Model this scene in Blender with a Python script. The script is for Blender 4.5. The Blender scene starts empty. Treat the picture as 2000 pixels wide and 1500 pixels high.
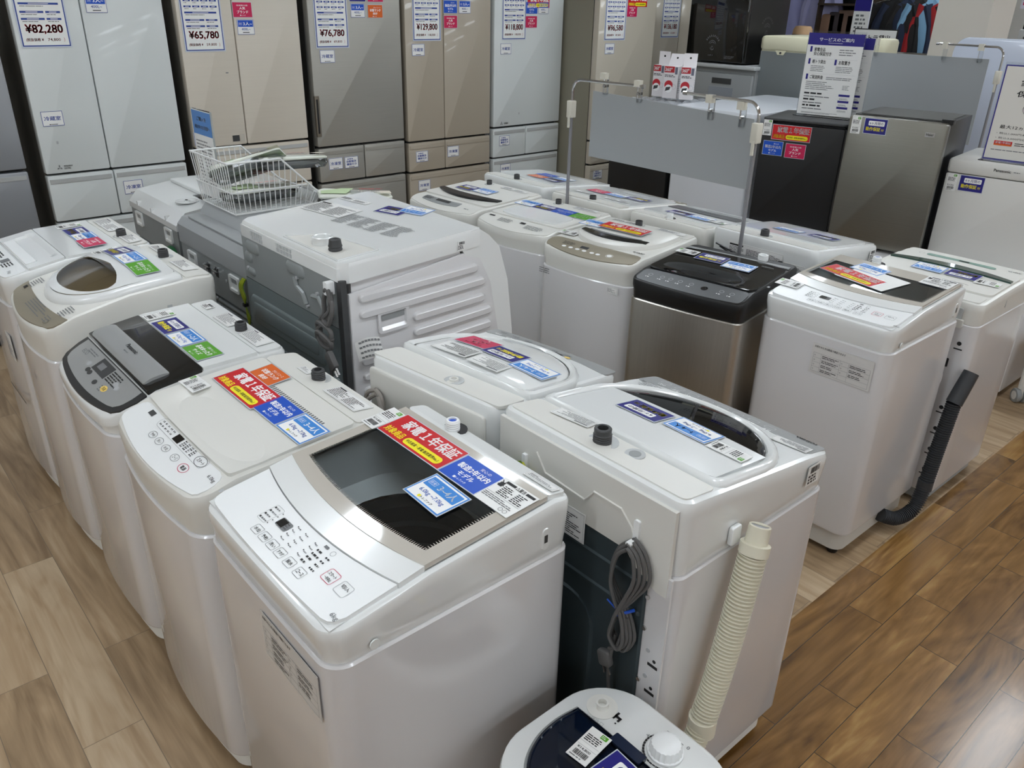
import bpy, bmesh, math, random
from math import sin, cos, pi, radians, sqrt
from mathutils import Vector, Matrix

# ------------------------------------------------------------------ scene, camera, world, lamps, exposure
SC = bpy.context.scene
COL = SC.collection
PITCH, ROLL, YAW, FPX, CAMH = radians(25.6), radians(-1.3), radians(48.46), 1572.39, 1.80
_cy, _sy, _cp, _sp = cos(YAW), sin(YAW), cos(PITCH), sin(PITCH)
_f = Vector((_cy*_cp, _sy*_cp, -_sp)); _r = Vector((_sy, -_cy, 0)); _d = _f.cross(_r)
_r2 = cos(ROLL)*_r + sin(ROLL)*_d; _d2 = -sin(ROLL)*_r + cos(ROLL)*_d
cam_data = bpy.data.cameras.new('camera'); cam_data.sensor_fit = 'HORIZONTAL'; cam_data.sensor_width = 36.0
cam_data.lens = FPX/2000*36.0; cam_data.clip_start = 0.05; cam_data.clip_end = 60
cam = bpy.data.objects.new('camera', cam_data); COL.objects.link(cam)
M = Matrix.Identity(4)
for i in range(3):
    M[i][0] = _r2[i]; M[i][1] = -_d2[i]; M[i][2] = -_f[i]
M[2][3] = CAMH
cam.matrix_world = M
SC.camera = cam
SC.view_settings.view_transform = 'Standard'; SC.view_settings.look = 'None'
SC.view_settings.gamma = 1.0; SC.view_settings.exposure = 0.0; SC.view_settings.use_curve_mapping = False
try:
    SC.cycles.use_denoising = True
    SC.cycles.max_bounces = 10; SC.cycles.transparent_max_bounces = 16
except Exception: pass
world = bpy.data.worlds.new('world'); SC.world = world; world.use_nodes = True
bgn = world.node_tree.nodes['Background']; bgn.inputs[0].default_value = (0.90, 0.95, 1.0, 1); bgn.inputs[1].default_value = 0.06
LAMP_POWER = 13.8          # emission of the ceiling light panels
CEIL = 2.95

# ------------------------------------------------------------------ materials
MATS = {}
def nmat(name):
    m = bpy.data.materials.new(name); m.use_nodes = True
    nt = m.node_tree; return m, nt, nt.nodes['Principled BSDF']
def lin(c):
    return tuple(((x/255)/12.92 if x/255 <= .04045 else ((x/255+.055)/1.055)**2.4) for x in c)
def mat(name, rgb, rough=.4, metal=0, spec=.5, coat=0, bump=0, bscale=300, var=0, emit=None, trans=0, alpha=1):
    if name in MATS: return MATS[name]
    m, nt, p = nmat(name); N = nt.nodes; L = nt.links
    c = lin(rgb); p.inputs['Base Color'].default_value = (*c, 1)
    p.inputs['Roughness'].default_value = rough; p.inputs['Metallic'].default_value = metal
    p.inputs['Specular IOR Level'].default_value = spec; p.inputs['Coat Weight'].default_value = coat
    if trans: p.inputs['Transmission Weight'].default_value = trans
    if alpha < 1: p.inputs['Alpha'].default_value = alpha
    tc = N.new('ShaderNodeTexCoord')
    if bump:
        nz = N.new('ShaderNodeTexNoise'); nz.inputs['Scale'].default_value = bscale
        L.new(tc.outputs['Object'], nz.inputs['Vector'])
        b = N.new('ShaderNodeBump'); b.inputs['Strength'].default_value = bump; b.inputs['Distance'].default_value = .001
        L.new(nz.outputs['Fac'], b.inputs['Height']); L.new(b.outputs['Normal'], p.inputs['Normal'])
    if var:
        nz = N.new('ShaderNodeTexNoise'); nz.inputs['Scale'].default_value = 6; nz.inputs['Detail'].default_value = 4
        L.new(tc.outputs['Object'], nz.inputs['Vector'])
        mx = N.new('ShaderNodeMix'); mx.data_type = 'RGBA'
        mx.inputs[6].default_value = (*[x*(1-var) for x in c], 1); mx.inputs[7].default_value = (*[min(1, x*(1+var)) for x in c], 1)
        L.new(nz.outputs['Fac'], mx.inputs[0]); L.new(mx.outputs[2], p.inputs['Base Color'])
    if emit:
        p.inputs['Emission Color'].default_value = (*lin(rgb), 1); p.inputs['Emission Strength'].default_value = emit
    MATS[name] = m; return m
def glass(name, tint, alpha_mix=.12, rough=.02):
    """thin sheet: tinted see-through plus a fresnel mirror"""
    if name in MATS: return MATS[name]
    m = bpy.data.materials.new(name); m.use_nodes = True; nt = m.node_tree; N = nt.nodes; L = nt.links
    N.remove(N['Principled BSDF']); out = N['Material Output']
    tr = N.new('ShaderNodeBsdfTransparent'); tr.inputs[0].default_value = (*tint, 1)
    gl = N.new('ShaderNodeBsdfGlossy'); gl.inputs['Roughness'].default_value = rough; gl.inputs[0].default_value = (.9, .9, .9, 1)
    fr = N.new('ShaderNodeFresnel'); fr.inputs[0].default_value = 1.5
    mx = N.new('ShaderNodeMixShader'); L.new(fr.outputs[0], mx.inputs[0]); L.new(tr.outputs[0], mx.inputs[1]); L.new(gl.outputs[0], mx.inputs[2])
    L.new(mx.outputs[0], out.inputs[0]); MATS[name] = m; return m
def brushed(name, rgb, rough=.3, scale=(1, 400, 400), amt=.25, metal=1.0):
    if name in MATS: return MATS[name]
    m, nt, p = nmat(name); N = nt.nodes; L = nt.links; c = lin(rgb)
    tc = N.new('ShaderNodeTexCoord'); mp = N.new('ShaderNodeMapping'); mp.inputs['Scale'].default_value = scale
    nz = N.new('ShaderNodeTexNoise'); nz.inputs['Scale'].default_value = 1; nz.inputs['Detail'].default_value = 3
    L.new(tc.outputs['Object'], mp.inputs['Vector']); L.new(mp.outputs[0], nz.inputs['Vector'])
    mx = N.new('ShaderNodeMix'); mx.data_type = 'RGBA'
    mx.inputs[6].default_value = (*[x*(1-amt) for x in c], 1); mx.inputs[7].default_value = (*[min(1, x*(1+amt)) for x in c], 1)
    L.new(nz.outputs['Fac'], mx.inputs[0]); L.new(mx.outputs[2], p.inputs['Base Color'])
    p.inputs['Metallic'].default_value = metal; p.inputs['Roughness'].default_value = rough
    b = N.new('ShaderNodeBump'); b.inputs['Strength'].default_value = .04; b.inputs['Distance'].default_value = .001
    L.new(nz.outputs['Fac'], b.inputs['Height']); L.new(b.outputs['Normal'], p.inputs['Normal'])
    MATS[name] = m; return m
def planks(name, cols, plank, width, grain=(1.5, 26), rough=.35, rot=0.0, mortar=(.05, .03, .02), coat=0, contrast=.5, dist=3.0):
    """wood planks: brick layout for the boards, stretched noise for the grain"""
    m, nt, p = nmat(name); N = nt.nodes; L = nt.links
    tc = N.new('ShaderNodeTexCoord'); mp = N.new('ShaderNodeMapping'); mp.inputs['Rotation'].default_value = (0, 0, rot)
    L.new(tc.outputs['Object'], mp.inputs['Vector'])
    def brick(c1, c2, mo, ms):
        b = N.new('ShaderNodeTexBrick'); b.offset = .37; b.offset_frequency = 2; b.squash = 1
        b.inputs['Color1'].default_value = (*c1, 1); b.inputs['Color2'].default_value = (*c2, 1); b.inputs['Mortar'].default_value = (*mo, 1)
        b.inputs['Scale'].default_value = 1; b.inputs['Mortar Size'].default_value = ms; b.inputs['Mortar Smooth'].default_value = .2; b.inputs['Bias'].default_value = 0
        b.inputs['Brick Width'].default_value = plank; b.inputs['Row Height'].default_value = width
        L.new(mp.outputs[0], b.inputs['Vector']); return b
    rnd = brick((0, 0, 0), (1, 1, 1), (.5, .5, .5), 0.0)
    seam = brick((1, 1, 1), (1, 1, 1), (0, 0, 0), .0011)
    # shift the grain per board
    sc = N.new('ShaderNodeVectorMath'); sc.operation = 'SCALE'; sc.inputs['Scale'].default_value = 17.3
    L.new(rnd.outputs['Color'], sc.inputs[0])
    ad = N.new('ShaderNodeVectorMath'); ad.operation = 'ADD'; L.new(mp.outputs[0], ad.inputs[0]); L.new(sc.outputs[0], ad.inputs[1])
    m2 = N.new('ShaderNodeMapping'); m2.inputs['Scale'].default_value = (grain[0], grain[1], 1); L.new(ad.outputs[0], m2.inputs['Vector'])
    n1 = N.new('ShaderNodeTexNoise'); n1.inputs['Scale'].default_value = 1; n1.inputs['Detail'].default_value = 5; n1.inputs['Roughness'].default_value = .6; n1.inputs['Distortion'].default_value = dist*.25
    L.new(m2.outputs[0], n1.inputs['Vector'])
    m3 = N.new('ShaderNodeMapping'); m3.inputs['Scale'].default_value = (grain[0]*.8, grain[1]*.28, 1); L.new(ad.outputs[0], m3.inputs['Vector'])
    n2 = N.new('ShaderNodeTexNoise'); n2.inputs['Scale'].default_value = 1; n2.inputs['Detail'].default_value = 2; n2.inputs['Distortion'].default_value = dist
    L.new(m3.outputs[0], n2.inputs['Vector'])
    av = N.new('ShaderNodeMath'); av.operation = 'MULTIPLY_ADD'; av.inputs[1].default_value = .45; L.new(n1.outputs['Fac'], av.inputs[0])
    hv = N.new('ShaderNodeMath'); hv.operation = 'MULTIPLY'; hv.inputs[1].default_value = .55; L.new(n2.outputs['Fac'], hv.inputs[0]); L.new(hv.outputs[0], av.inputs[2])
    rs = N.new('ShaderNodeMath'); rs.operation = 'MULTIPLY_ADD'; rs.inputs[1].default_value = .22; rs.inputs[2].default_value = -.11
    sx = N.new('ShaderNodeSeparateColor'); L.new(rnd.outputs['Color'], sx.inputs[0]); L.new(sx.outputs[0], rs.inputs[0])
    sm = N.new('ShaderNodeMath'); sm.operation = 'ADD'; L.new(av.outputs[0], sm.inputs[0]); L.new(rs.outputs[0], sm.inputs[1])
    cr = N.new('ShaderNodeValToRGB'); e = cr.color_ramp.elements
    lo, hi = .5-contrast*.4, .5+contrast*.4
    e[0].position = lo; e[0].color = (*lin(cols[0]), 1); e[1].position = hi; e[1].color = (*lin(cols[-1]), 1)
    for i, c in enumerate(cols[1:-1]):
        k = e.new(lo+(hi-lo)*(i+1)/(len(cols)-1)); k.color = (*lin(c), 1)
    L.new(sm.outputs[0], cr.inputs[0])
    mu = N.new('ShaderNodeMix'); mu.data_type = 'RGBA'; mu.blend_type = 'MIX'
    sv = N.new('ShaderNodeSeparateColor'); L.new(seam.outputs['Color'], sv.inputs[0])
    L.new(sv.outputs[0], mu.inputs[0]); mu.inputs[6].default_value = (*mortar, 1); L.new(cr.outputs[0], mu.inputs[7])
    L.new(mu.outputs[2], p.inputs['Base Color'])
    p.inputs['Roughness'].default_value = rough; p.inputs['Coat Weight'].default_value = coat; p.inputs['Coat Roughness'].default_value = .12
    b = N.new('ShaderNodeBump'); b.inputs['Strength'].default_value = .25; b.inputs['Distance'].default_value = .001
    mb = N.new('ShaderNodeMath'); mb.operation = 'ADD'; L.new(sv.outputs[0], mb.inputs[0])
    q = N.new('ShaderNodeMath'); q.operation = 'MULTIPLY'; q.inputs[1].default_value = .25; L.new(n1.outputs['Fac'], q.inputs[0]); L.new(q.outputs[0], mb.inputs[1])
    L.new(mb.outputs[0], b.inputs['Height']); L.new(b.outputs['Normal'], p.inputs['Normal'])
    return m

WH = mat('white_gloss_plastic', (233, 235, 234), .16, coat=.5)
WM = mat('white_satin_plastic', (228, 230, 228), .38)
WB = mat('white_painted_steel', (221, 220, 221), .2, coat=.6, bump=.015, bscale=400)
WC = mat('warm_white_plastic', (226, 225, 219), .3)
PW = mat('bright_white_panel', (240, 242, 242), .3)
CR = mat('cream_plastic', (222, 218, 190), .35)
GY = mat('grey_plastic', (150, 153, 153), .4)
GD = mat('dark_grey_plastic', (62, 63, 64), .45)
GL = mat('light_grey_plastic', (190, 193, 193), .35)
SILV = mat('silver_panel_film', (172, 174, 174), .32, metal=.35, var=.04)
TAN = mat('champagne_panel_film', (150, 142, 124), .35, metal=.2, var=.05)
TAUPE = mat('taupe_glass_print', (196, 190, 180), .08, coat=.5)
BK = mat('black_plastic', (16, 16, 17), .35)
BKG = mat('black_gloss', (9, 10, 11), .08, coat=.6)
BKP = mat('black_print', (25, 25, 27), .5)
GPR = mat('grey_print_and_shade', (120, 122, 124), .5)
LPR = mat('light_grey_print', (176, 178, 180), .5)
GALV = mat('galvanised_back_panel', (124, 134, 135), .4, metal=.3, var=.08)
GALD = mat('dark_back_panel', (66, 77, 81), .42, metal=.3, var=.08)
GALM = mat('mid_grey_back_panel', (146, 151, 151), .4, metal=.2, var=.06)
TUB = mat('drum_steel', (74, 78, 80), .3, metal=.5)
TUBD = mat('drum_rim_dark', (34, 36, 38), .3)
CORD = mat('grey_cord_rubber', (92, 91, 90), .55)
HOSE = mat('ivory_hose_plastic', (225, 220, 200), .5)
HOSED = mat('charcoal_hose_plastic', (52, 54, 57), .5)
CHR = mat('chrome', (210, 210, 210), .12, metal=1)
STL = brushed('brushed_stainless', (188, 184, 176), .33, scale=(400, 400, 2), amt=.12)
STLF = brushed('brushed_stainless_fridge', (146, 144, 136), .32, scale=(2, 2, 500), amt=.10)
RED = mat('card_red', (206, 24, 34), .35); BLUE = mat('card_blue', (16, 82, 196), .35)
SKY = mat('card_sky_blue', (60, 138, 218), .35); NAVY = mat('card_navy', (30, 26, 122), .35)
GRN = mat('card_green', (92, 166, 44), .35); CRIM = mat('card_crimson', (205, 24, 84), .35)
ORG = mat('card_orange', (222, 102, 28), .35); YEL = mat('card_yellow', (250, 232, 20), .4)
PAP = mat('paper_white', (240, 240, 238), .4); LAM = mat('laminate_edge', (205, 212, 222), .15)
DBL = mat('print_deep_blue', (36, 66, 150), .45); PRED = mat('print_red', (196, 50, 62), .45)
PYEL = mat('print_yellow', (250, 236, 30), .45); PWH = mat('print_white', (248, 248, 248), .45)
PBL = mat('print_blue', (50, 110, 200), .45)
WINTINT = glass('tinted_lid_glass', (.80, .84, .85))
BROWNT = glass('bronze_smoked_lid', (.46, .40, .30), rough=.03)
SMOKE = glass('smoked_black_lid', (.10, .10, .10), rough=.03)
NAVYT = glass('navy_smoked_lid', (.17, .24, .34), rough=.05)
CLEAR = glass('clear_acrylic', (.93, .94, .95))

# ------------------------------------------------------------------ mesh builder
def rrect(w, h, r, n=6, cx=0, cy=0):
    r = max(1e-5, min(r, w/2-1e-5, h/2-1e-5)); pts = []
    for (sx, sy, a0) in ((1, -1, -pi/2), (1, 1, 0), (-1, 1, pi/2), (-1, -1, pi)):
        for i in range(n+1):
            a = a0+pi/2*i/n
            pts.append((cx+sx*(w/2-r)+r*cos(a), cy+sy*(h/2-r)+r*sin(a)))
    return pts
def circ(r, n=24, cx=0, cy=0, ry=None):
    return [(cx+r*cos(2*pi*i/n), cy+(ry or r)*sin(2*pi*i/n)) for i in range(n)]
_txt = {}
def glyphs(s, bold=0.0, res=2):
    k = (s, bold, res)
    if k not in _txt:
        cu = bpy.data.curves.new('lettering', 'FONT'); cu.body = s; cu.resolution_u = res
        o = bpy.data.objects.new('lettering', cu); COL.objects.link(o)
        me = bpy.data.meshes.new_from_object(o.evaluated_get(bpy.context.evaluated_depsgraph_get()))
        vs = [(v.co.x, v.co.y) for v in me.vertices]; fs = [tuple(p.vertices) for p in me.polygons]
        bpy.data.objects.remove(o); bpy.data.curves.remove(cu); bpy.data.meshes.remove(me)
        if bold and vs:          # heavier strokes: four slightly shifted copies
            n = len(vs); d = bold*.9; O = ((d, d*.7), (-d, d*.7), (d, -d*.7), (-d, -d*.7)); base = vs; bf = fs; vs = []; fs = []
            for k_, (ox, oy) in enumerate(O):
                vs += [(x+ox, y+oy) for x, y in base]; fs += [tuple(i+k_*n for i in f) for f in bf]
        if vs:
            x0 = min(v[0] for v in vs); x1 = max(v[0] for v in vs); y0 = min(v[1] for v in vs); y1 = max(v[1] for v in vs)
            _txt[k] = (vs, fs, x0, x1, y0, y1)
        else: _txt[k] = ([(0, 0)], [], 0, 1, 0, 1)
    return _txt[k]

class B:
    """collects polygons; make(name, ...) links them as ONE mesh object"""
    def __init__(s, T=None): s.v = []; s.f = []; s.fm = []; s.mats = []; s.T = T
    def mi(s, m):
        if m not in s.mats: s.mats.append(m)
        return s.mats.index(m)
    def add(s, vs, fs, m, T=None):
        o = len(s.v); T2 = s.T if T is None else (s.T @ T if s.T else T)
        s.v.extend([tuple(T2 @ Vector(v)) if T2 else tuple(v) for v in vs])
        k = s.mi(m)
        for f in fs: s.f.append(tuple(i+o for i in f)); s.fm.append(k)
        return s
    def stack(s, loops, m, c0=True, c1=True, T=None):
        n = len(loops[0]); vs = [p for l in loops for p in l]; fs = []
        for a in range(len(loops)-1):
            for i in range(n):
                j = (i+1) % n
                fs.append((a*n+i, a*n+j, (a+1)*n+j, (a+1)*n+i))
        if c0: fs.append(tuple(reversed(range(n))))
        if c1: fs.append(tuple(range((len(loops)-1)*n, len(loops)*n)))
        return s.add(vs, fs, m, T)
    def prism(s, pts, z0, z1, m, b=0, T=None, nb=2):
        """upright prism on a 2-D outline, edges bevelled by b"""
        if b <= 0: return s.stack([[(x, y, z0) for x, y in pts], [(x, y, z1) for x, y in pts]], m, T=T)
        cx = sum(p[0] for p in pts)/len(pts); cy = sum(p[1] for p in pts)/len(pts)
        w = max(p[0] for p in pts)-min(p[0] for p in pts); h = max(p[1] for p in pts)-min(p[1] for p in pts)
        def ins(d, z):
            kx = 1-2*d/w if w > 2*d else .01; ky = 1-2*d/h if h > 2*d else .01
            return [(cx+(x-cx)*kx, cy+(y-cy)*ky, z) for x, y in pts]
        L = [ins(b*(1-sin(pi/2*i/nb)), z0+b*(1-cos(pi/2*i/nb))) for i in range(nb+1)]
        L += [ins(b*(1-cos(pi/2*i/nb)), z1-b+b*sin(pi/2*i/nb)) for i in range(nb+1)]
        return s.stack(L, m, T=T)
    def box(s, x0, x1, y0, y1, z0, z1, m, r=0, b=0, T=None, n=3):
        if r <= 0 and b <= 0:
            vs = [(x0, y0, z0), (x1, y0, z0), (x1, y1, z0), (x0, y1, z0), (x0, y0, z1), (x1, y0, z1), (x1, y1, z1), (x0, y1, z1)]
            return s.add(vs, [(3, 2, 1, 0), (4, 5, 6, 7), (0, 1, 5, 4), (1, 2, 6, 5), (2, 3, 7, 6), (3, 0, 4, 7)], m, T)
        return s.prism(rrect(x1-x0, y1-y0, max(r, b*.6, 1e-4), n, (x0+x1)/2, (y0+y1)/2), z0, z1, m, b, T)
    def lathe(s, prof, m, n=24, T=None, c0=True, c1=True):
        return s.stack([[(r*cos(2*pi*i/n), r*sin(2*pi*i/n), z) for i in range(n)] for r, z in prof], m, c0, c1, T)
    def cyl(s, x, y, r, z0, z1, m, n=20, r1=None, T=None):
        return s.stack([[(x+q*cos(2*pi*i/n), y+q*sin(2*pi*i/n), z) for i in range(n)] for q, z in ((r, z0), (r if r1 is None else r1, z1))], m, T=T)
    def tube(s, pts, r, m, n=8, closed=False, radii=None, T=None):
        P = [Vector(p) for p in pts]; K = len(P); loops = []
        up = None
        for i, p in enumerate(P):
            a = P[i-1] if (i > 0 or closed) else p; c = P[(i+1) % K] if (i < K-1 or closed) else p
            t = (c-a).normalized()
            if up is None:
                up = Vector((0, 0, 1)) if abs(t.z) < .9 else Vector((1, 0, 0))
            x = up.cross(t)
            if x.length < 1e-4: x = Vector((1, 0, 0)).cross(t)
            x.normalize(); y = t.cross(x); up = y if False else (y - t*y.dot(t)).normalized()
            q = radii[i] if radii else r
            loops.append([tuple(p + x*q*cos(2*pi*k/n) + y*q*sin(2*pi*k/n)) for k in range(n)])
        if closed: loops.append(loops[0]); return s.stack(loops, m, False, False, T)
        return s.stack(loops, m, True, True, T)
    def poly(s, pts, m, T=None): return s.add(pts, [tuple(range(len(pts)))], m, T)
    def rect(s, x0, y0, x1, y1, z, m, r=0, T=None):
        pts = rrect(x1-x0, y1-y0, r, 4, (x0+x1)/2, (y0+y1)/2) if r else [(x0, y0), (x1, y0), (x1, y1), (x0, y1)]
        return s.poly([(x, y, z) for x, y in pts], m, T)
    def ring(s, outer, inner, z, m, T=None):
        n = len(outer); vs = [(x, y, z) for x, y in outer]+[(x, y, z) for x, y in inner]
        return s.add(vs, [(i, (i+1) % n, n+(i+1) % n, n+i) for i in range(n)], m, T)
    def frame(s, x0, y0, x1, y1, t, z, m, r=0, T=None):
        w, h, cx, cy = x1-x0, y1-y0, (x0+x1)/2, (y0+y1)/2; r = max(r, 1e-4)
        return s.ring(rrect(w, h, r, 4, cx, cy), rrect(w-2*t, h-2*t, max(r-t, 1e-4), 4, cx, cy), z, m, T)
    def text(s, t, x0, y0, x1, y1, z, m, bold=0.0, res=2, fit=True, T=None, align='c'):
        """lettering filling the box x0..x1, y0..y1 (keeps its proportion unless fit)"""
        vs, fs, a, b_, c, d = glyphs(t, bold, res)
        sx = (x1-x0)/max(b_-a, 1e-6); sy = (y1-y0)/max(d-c, 1e-6)
        if not fit: sx = sy = min(sx, sy)
        ox = (x0+x1)/2-(a+b_)/2*sx if (fit or align == 'c') else x0-a*sx
        oy = (y0+y1)/2-(c+d)/2*sy
        return s.add([(ox+x*sx, oy+y*sy, z) for x, y in vs], fs, m, T)
    def bars(s, x0, y0, x1, y1, rows, z, m, seed=1, fill=.5, T=None, words=3):
        rnd = random.Random(seed); h = (y1-y0)/rows
        for i in range(rows):
            y = y1-h*(i+.5); x = x0; end = x0+(x1-x0)*rnd.uniform(.6, 1)
            while x < end-1e-4:
                w = min((x1-x0)/words*rnd.uniform(.35, 1.1), end-x)
                s.rect(x, y-h*fill/2, x+w, y+h*fill/2, z, m, T=T); x += w+h*fill*.7
        return s
    def mesh(s, name):
        me = bpy.data.meshes.new(name); me.from_pydata(s.v, [], s.f)
        for m in s.mats: me.materials.append(m)
        me.polygons.foreach_set('material_index', s.fm)
        bm = bmesh.new(); bm.from_mesh(me); bmesh.ops.recalc_face_normals(bm, faces=bm.faces[:]); bm.to_mesh(me); bm.free()
        me.polygons.foreach_set('use_smooth', [True]*len(me.polygons))
        me.set_sharp_from_angle(angle=radians(32)); me.update()
        return me
    def make(s, name, parent=None, M=None, label=None):
        o = bpy.data.objects.new(name, s.mesh(name)); COL.objects.link(o)
        if parent: o.parent = parent
        if M is not None: o.matrix_local = M
        if label: o['label'] = label
        return o

def thing(name, label, cat, loc=(0, 0, 0), rz=0, group=None):
    o = bpy.data.objects.new(name, None); COL.objects.link(o); o.empty_display_size = .1
    o.location = loc; o.rotation_euler = (0, 0, radians(rz)); o['label'] = label; o['category'] = cat
    if group: o['group'] = group
    return o
def tag(o, label, cat, group=None):
    o['label'] = label; o['category'] = cat
    if group: o['group'] = group
    return o
def struct(o): o['kind'] = 'structure'; return o
def inst(mesh, name, parent, M, label=None):
    o = bpy.data.objects.new(name, mesh); COL.objects.link(o); o.parent = parent; o.matrix_local = M
    if label: o['label'] = label
    return o
def frame_m(o, x, y):
    """matrix: origin o, X axis along x, Y axis along y"""
    x = Vector(x).normalized(); z = x.cross(Vector(y)).normalized(); y = z.cross(x)
    Mx = Matrix.Identity(4)
    for i in range(3): Mx[i][0] = x[i]; Mx[i][1] = y[i]; Mx[i][2] = z[i]; Mx[i][3] = o[i]
    return Mx
def arc(cx, cy, r, a0, a1, n): return [(cx+r*cos(a0+(a1-a0)*i/n), cy+r*sin(a0+(a1-a0)*i/n)) for i in range(n+1)]
def catmull(P, n=8):
    P = [Vector(p) for p in P]; out = []
    for i in range(len(P)-1):
        a = P[max(i-1, 0)]; b = P[i]; c = P[i+1]; d = P[min(i+2, len(P)-1)]
        for k in range(n):
            t = k/n; out.append(.5*((2*b)+(c-a)*t+(2*a-5*b+4*c-d)*t*t+(3*b-a-3*c+d)*t**3))
    out.append(P[-1]); return out

# ------------------------------------------------------------------ the room
FL_L = planks('light_oak_planks', [(134, 110, 82), (172, 146, 114), (198, 176, 146)], .92, .155, grain=(1.6, 30), rough=.42, rot=pi/2, mortar=(.20, .15, .10), contrast=.55)
FL_D = planks('brown_walnut_planks', [(70, 48, 22), (118, 84, 42), (144, 106, 58), (174, 136, 82)], .62, .118, grain=(1.5, 17), rough=.24, coat=.35, mortar=(.03, .018, .008), contrast=.62, dist=5.0)
XW0, XW1, YW0, YW1, YB = -8.0, 12.0, -8.5, 6.2, .912
def slab(name, x0, x1, y0, y1, z0, z1, m):
    o = B().box(x0, x1, y0, y1, z0, z1, m).make(name); return struct(o)
slab('floor', XW0, XW1, YB, YW1, -.05, 0, FL_L)
slab('floor_aisle', XW0, XW1, YW0, YB, -.05, 0, FL_D)
WALL = mat('white_wall_paint', (222, 222, 218), .7, bump=.05, bscale=60)
CEILM = mat('ceiling_board', (226, 226, 224), .8, bump=.05, bscale=80)
slab('wall_north', XW0, XW1, YW1, YW1+.1, 0, CEIL, WALL); slab('wall_south', XW0, XW1, YW0-.1, YW0, 0, CEIL, WALL)
slab('wall_west', XW0-.1, XW0, YW0, YW1, 0, CEIL, WALL); slab('wall_east', XW1, XW1+.1, YW0, YW1, 0, CEIL, WALL)
slab('ceiling', XW0, XW1, YW0, YW1, CEIL, CEIL+.05, CEILM)
LAMP = mat('lamp_diffuser_lit', (238, 247, 255), .4, emit=LAMP_POWER)
_lm = None
lamp_i = 0
for j, y in enumerate((-7.2, -4.8, -2.4, .75, 3.2)):  # southern rows are out of view, added to brighten upright faces
    for i in range(8):
        x = -6.2+2.3*i
        t = thing('ceiling_light', 'long lit light panel on the unseen ceiling, southern rows added as fill', 'ceiling light', (x, y, CEIL-.06), 0, 'ceiling light panels')
        if _lm is None:
            f = B().box(-.62, .62, -.16, .16, .02, .06, WM, r=.01); d = B().box(-.60, .60, -.14, .14, 0, .02, LAMP)
            _lm = (f.mesh('housing'), d.mesh('diffuser'))
        inst(_lm[0], 'housing', t, Matrix.Identity(4)); inst(_lm[1], 'diffuser', t, Matrix.Identity(4))
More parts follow.
